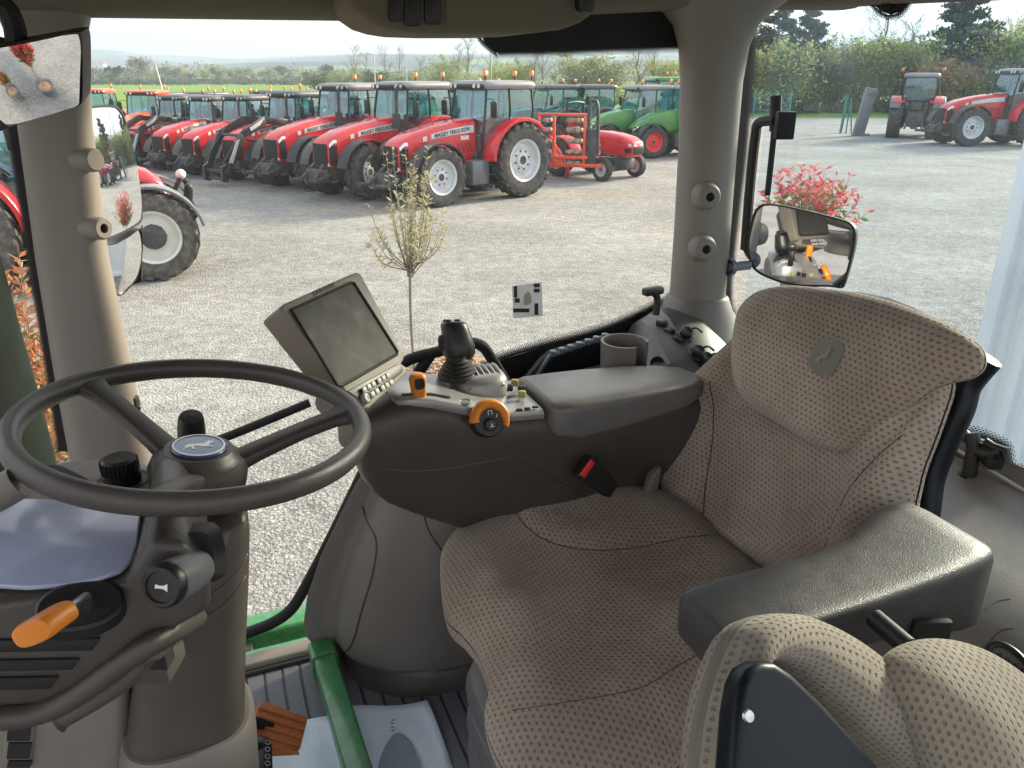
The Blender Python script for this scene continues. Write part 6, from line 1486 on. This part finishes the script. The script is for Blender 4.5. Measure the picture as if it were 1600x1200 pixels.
# brake pedal
bpd = thing('brake_pedal', 'ribbed orange brown brake pedal beside the steering column', 'pedal', onu(440, 1140, .10), world=True)
pn_ = dirf(-.45, -.25, .85); pp_ = onu(440, 1140, .13)
ped = [(407, 1096), (414, 1095), (479, 1119), (481, 1124), (470, 1168), (465, 1174), (425, 1176), (400, 1168), (398, 1120)]
m = MB(); m.prism(pxs(ped, pp_, pn_), -pn_*.015); pad = m.build('pad', M['brown_rubber'], bpd, bev=.003)
for k in range(5):
    m = MB(); ya = 1106+k*14; m.tube([pl(404-k*.5, ya, pp_+pn_*.001, pn_), pl(477-k*2.6, ya+22-k*1.6, pp_+pn_*.001, pn_)], .0032, 8); m.build('rib', M['brown_rubber'], pad)
m = MB(); m.tube([pl(430, 1140, pp_-pn_*.015, pn_), T(.16, 1.25, .30), T(.22, 1.25, .36)], .012, 8); m.build('pedal_arm', M['black'], bpd)
p2 = thing('clutch_pedal', 'black pedal with round holes at the foot of the steering column', 'pedal', onu(415, 1180, .1), world=True)
m = MB(); pz = onu(412, 1180, .16); m.prism(pxs([(402, 1150), (420, 1150), (426, 1165), (428, 1240), (402, 1240)], pz, pn_), -pn_*.012); pad2 = m.build('pad', M['black'], p2, bev=.003)
for k in range(5):
    m = MB(); m.lathe([(.0055, 0), (.005, .0012), (.0035, .0012), (.0035, 0)], pl(418, 1160+k*11, pz+pn_*.001, pn_), pn_, 14); m.build('hole_ring', M['keygrey'], pad2)
m = MB(); m.tube([pl(412, 1170, pz-pn_*.012, pn_), T(.18, 1.15, .36)], .01, 8); m.build('pedal_arm', M['black'], p2)
# ================================================================ mirrors
def mirror_plane(px, py, base, target):
    """base: point on the mirror; target: world point its centre shows"""
    a = (CAM-base).normalized(); b = (V(target)-base).normalized(); return (a+b).normalized()
def mirror(name, label, outline, base, target, thick=.03, nn=None, rad=None):
    n = nn or mirror_plane(0, 0, base, target); P = spline(pxs(outline, base, n), 3, True); c = sum(P, V((0, 0, 0)))/len(P)
    root = thing(name, label, 'mirror', c, world=True)
    m = MB(); Pi = [p.lerp(c, .035) for p in P]
    if rad is None: m.add([p+n*.001 for p in Pi], [list(range(len(Pi)))]); g = m.build('mirror_glass', M['chrome'], root, smooth=False)
    else:
        NR = 14; rings = []
        for i in range(NR):
            s = 1-i/NR; rings.append([c+(p-c)*s+n*(.001+((p-c).length**2*(1-s*s))/(2*rad)) for p in Pi])
        m.loft(rings, cap=False); k = len(m.v); N_ = len(Pi); R2 = sum((p-c).length**2 for p in Pi)/N_; m.v.append(c+n*(.001+R2/(2*rad)))
        for j in range(N_): m.f.append([(NR-1)*N_+j, (NR-1)*N_+(j+1) % N_, k])
        # a true sphere cap: every point at the height its distance from the middle asks for
        for j, p in enumerate(m.v): d = (p-c); d -= n*d.dot(n); m.v[j] = c+d+n*(.001+(R2*1.35-d.length**2)/(2*rad)*1.0)
        g = m.build('mirror_glass', M['chrome'], root, angle=180)
    m = MB(); m.loft([[p.lerp(c, .05)-n*.0005 for p in P], [p.lerp(c, .04)+n*.004 for p in P], [p+n*.004 for p in P], [p-n*.004 for p in P], [p.lerp(c, .06)-n*thick for p in P], [p.lerp(c, .4)-n*thick*1.3 for p in P]]); m.build('mirror_shell', M['black'], root, angle=40)
    return root, n, c
# top left mirror, hanging from the roof bracket and tipped at the yard
base = onr(70, 125, 1.32)
tgt = V((-3.6, -2.2, .25))
mr, n1_, c1 = mirror('hanging_mirror', 'rectangular black framed mirror hanging at the top left, showing the gravel and potted shrub', [(-30, 78), (0, 70), (60, 59), (118, 49), (128, 54), (131, 80), (131, 150), (127, 162), (110, 168), (40, 190), (0, 204), (-30, 214)], base, tgt, rad=.38)
m = MB(); m.tube(spline([onr(x, y, 1.335) for x, y in [(-20, 5), (8, 12), (22, 40), (26, 70)]], 4), .014, 8); m.build('bracket', M['matte'], mr)
# outside mirror beyond the front pillar
base = onr(190, 275, 1.98); wt = base+V((math.sin(math.radians(27))*20, math.cos(math.radians(27))*20, -.9))
wm_, n2, c2 = mirror('wing_mirror', 'tall outside mirror beside the front pillar, showing trees, tractors and gravel', [(138, 170), (146, 165), (162, 164), (178, 165), (188, 174), (196, 195), (204, 225), (211, 258), (217, 295), (220, 325), (219, 346), (203, 358), (185, 368), (165, 376), (152, 376), (146, 330), (141, 260), (138, 210)], base, wt, thick=.05, rad=1.5)
base2 = onr(196, 400, 1.97)
q, n3, c3 = mirror('wide_angle_mirror', 'small lower outside mirror below the tall one, showing gravel', [(160, 388), (178, 380), (200, 368), (219, 357), (221, 390), (214, 430), (200, 450), (184, 462), (172, 440)], base2, V((4.5, 6.5, 0)), thick=.04, rad=.6)
m = MB(); m.prism([onr(x, y, 2.02) for x, y in [(219, 360), (222, 356), (221, 440), (203, 447), (186, 462)]], RV*.05); m.build('mirror_back', M['matte'], q)
m = MB(); m.tube(spline([T(.22, 1.70, 1.42), T(.25, 1.95, 1.43), T(.22, 2.02, 1.25), T(.22, 2.02, .9)], 4), .014, 10); m.build('mirror_arm', M['matte'], wm_)
# square mirror outside the rear glass
base = onf(1255, 385, -1.345)
rm, n4, c4 = mirror('square_mirror', 'black framed square mirror by the corner pillar, showing the console', [(1170, 400), (1168, 378), (1176, 340), (1184, 324), (1200, 318), (1240, 324), (1310, 341), (1332, 350), (1338, 366), (1334, 395), (1322, 440), (1316, 450), (1296, 448), (1240, 446), (1200, 434), (1178, 420)], base, T(-.36, 1.27, .86), thick=.04)
m = MB()
m.tube(spline([onf(x, y, -1.37) for x, y in [(1212, 152), (1210, 200), (1204, 260), (1199, 305)]], 4), .008, 8); m.tube([onf(x, y, -1.37) for x, y in [(1213, 150), (1211, 205)]], .014, 10)
m.tube(spline([onf(x, y, -1.36) for x, y in [(1212, 188), (1186, 192), (1180, 215), (1172, 290), (1164, 390)]], 5), .013, 8); m.box(onf(1226, 196, -1.37), (.045, .03, .065), bev=.004)
m.tube([onf(x, y, -1.375) for x, y in [(1164, 385), (1172, 400), (1200, 400)]], .010, 8); m.build('mirror_bracket', M['matte'], rm)
# potted shrubs and things the mirrors show
photinia(V((-3.15, -2.0, 0)), 'potted shrub with a dense red crown, seen in the hanging mirror', 41, 1.25, th=.75, cr=.30, chh=.95, nr=2600)
photinia(V((-4.6, -1.2, 0)), 'second potted shrub near the hanging mirror edge', 42, 1.1, th=.3, cr=.28, chh=.25, nr=200)
shoots('photinia_hedge', 'coral and green leafy shrub seen left of the front pillar', 'shrub', at(22, 5.8), 2.3, 0, .75, 2.2, 90, [('crown', 'lf_fresh', 900, .2, .8, .2), ('coral_shoots', 'lf_coral', 2600, .45, 1.0, .2)], 51, lsize=.10, trunk_r=.02)
shoots('photinia_hedge', 'low coral shrub at the foot of the front pillar, behind the exhaust cover', 'shrub', at(70, 5.2), 1.5, 0, .5, 1.3, 50, [('crown', 'lf_fresh', 500, .2, .8, .2), ('coral_shoots', 'lf_coral', 1200, .45, 1.0, .2)], 52, lsize=.09, trunk_r=.015)
# white container at the right
def container():
    c0 = pd(1568, 380, 5.3); c0.z = 0; fd_ = V((.42, -.91, 0)).normalized()      # the side runs towards the viewer from its far corner post
    root = thing('shipping_container', 'pale blue white corrugated container at the right edge', 'container', c0, math.atan2(fd_.y, fd_.x))
    m = MB(); m.box((.05, .0, 1.46), (.10, .10, 2.92), bev=.012); m.box((3.0, .03, 2.88), (6, .12, .12), bev=.01); m.box((3.0, .03, .1), (6, .12, .16), bev=.01); m.build('frame', M['cont'], root)
    q = MB(); xs = [.09]; ys = [.03]
    while xs[-1] < 5.8:
        for dx, y in ((.06, .03), (.02, .068), (.05, .068), (.02, .03)): xs.append(xs[-1]+dx); ys.append(y)
    vs = [(a, b, z) for a, b in zip(xs, ys) for z in (.15, 2.85)]; q.add(vs, [[2*i, 2*i+2, 2*i+3, 2*i+1] for i in range(len(xs)-1)]); q.build('corrugated_side', M['cont'], root, smooth=False)
    q = MB(); q.box((3.02, 1.22, 1.46), (5.9, 2.2, 2.8)); q.build('container_body', M['cont'], root, smooth=False)
container()
# ================================================================ light, sky, camera
SUN_AZ, SUN_EL = math.radians(55), math.radians(23)     # azimuth from +y towards +x
w = bpy.data.worlds.new('World'); SC.world = w; w.use_nodes = True; nt = w.node_tree
bg = nt.nodes['Background']; sky = nt.nodes.new('ShaderNodeTexSky'); sky.sky_type = 'NISHITA'; sky.sun_disc = False
sky.sun_elevation = SUN_EL; sky.sun_rotation = SUN_AZ; sky.air_density = 1.0; sky.dust_density = 4.0; sky.ozone_density = 1.0
co = nt.nodes.new('ShaderNodeTexCoord'); mp = nt.nodes.new('ShaderNodeMapping'); mp.inputs['Scale'].default_value = (1.2, 1.2, 5); nt.links.new(co.outputs['Generated'], mp.inputs[0])
nz = nt.nodes.new('ShaderNodeTexNoise'); nz.inputs['Scale'].default_value = 2.2; nz.inputs['Detail'].default_value = 6; nt.links.new(mp.outputs[0], nz.inputs['Vector'])
cr = nt.nodes.new('ShaderNodeValToRGB'); cr.color_ramp.elements[0].position = .3; cr.color_ramp.elements[0].color = (5.6, 5.8, 6.2, 1); cr.color_ramp.elements[1].position = .7; cr.color_ramp.elements[1].color = (8.0, 7.5, 7.0, 1); nt.links.new(nz.outputs['Fac'], cr.inputs[0])
mx = nt.nodes.new('ShaderNodeMix'); mx.data_type = 'RGBA'; mx.inputs[0].default_value = .72; nt.links.new(sky.outputs[0], mx.inputs[6]); nt.links.new(cr.outputs[0], mx.inputs[7]); nt.links.new(mx.outputs[2], bg.inputs[0]); bg.inputs[1].default_value = .10
su = bpy.data.lights.new('sun', 'SUN'); su.energy = 4.8; su.angle = math.radians(12); su.color = (1, .84, .62); so = bpy.data.objects.new('sun', su); COL.objects.link(so)
sd = V((math.sin(SUN_AZ)*math.cos(SUN_EL), math.cos(SUN_AZ)*math.cos(SUN_EL), math.sin(SUN_EL))); so.rotation_euler = sd.to_track_quat('Z', 'Y').to_euler(); so.location = sd*50
cd = bpy.data.cameras.new('camera'); cd.sensor_width = 36; cd.lens = 36*FPX/1600; cd.clip_start = .02; cd.clip_end = 9000
cam = bpy.data.objects.new('camera', cd); COL.objects.link(cam); cam.location = CAM; cam.rotation_euler = (math.pi/2-PITCH, 0, 0); SC.camera = cam
t = NT('haze'); t.n.remove(t.bs); pv = t.new('ShaderNodeVolumePrincipled'); pv.inputs['Color'].default_value = (.64, .80, 1.0, 1); pv.inputs['Density'].default_value = HAZE; pv.inputs['Anisotropy'].default_value = .2; t.link(pv.outputs[0], t.out.inputs['Volume'])
if HAZE > 0:
    m = MB(); m.box((0, 1825, 55), (8200, 4600, 170)); tag(m.build('haze', t.m, smooth=False), 'thin pale haze over the valley', 'haze', kind='stuff')
SC.view_settings.view_transform = 'Standard'; SC.view_settings.look = 'None'; SC.view_settings.gamma = 1; SC.view_settings.exposure = 1.34
SC.cycles.use_denoising = True; SC.cycles.max_bounces = 10; SC.cycles.transparent_max_bounces = 24; SC.cycles.diffuse_bounces = 5; SC.cycles.glossy_bounces = 5
SC.cycles.sample_clamp_indirect = 8
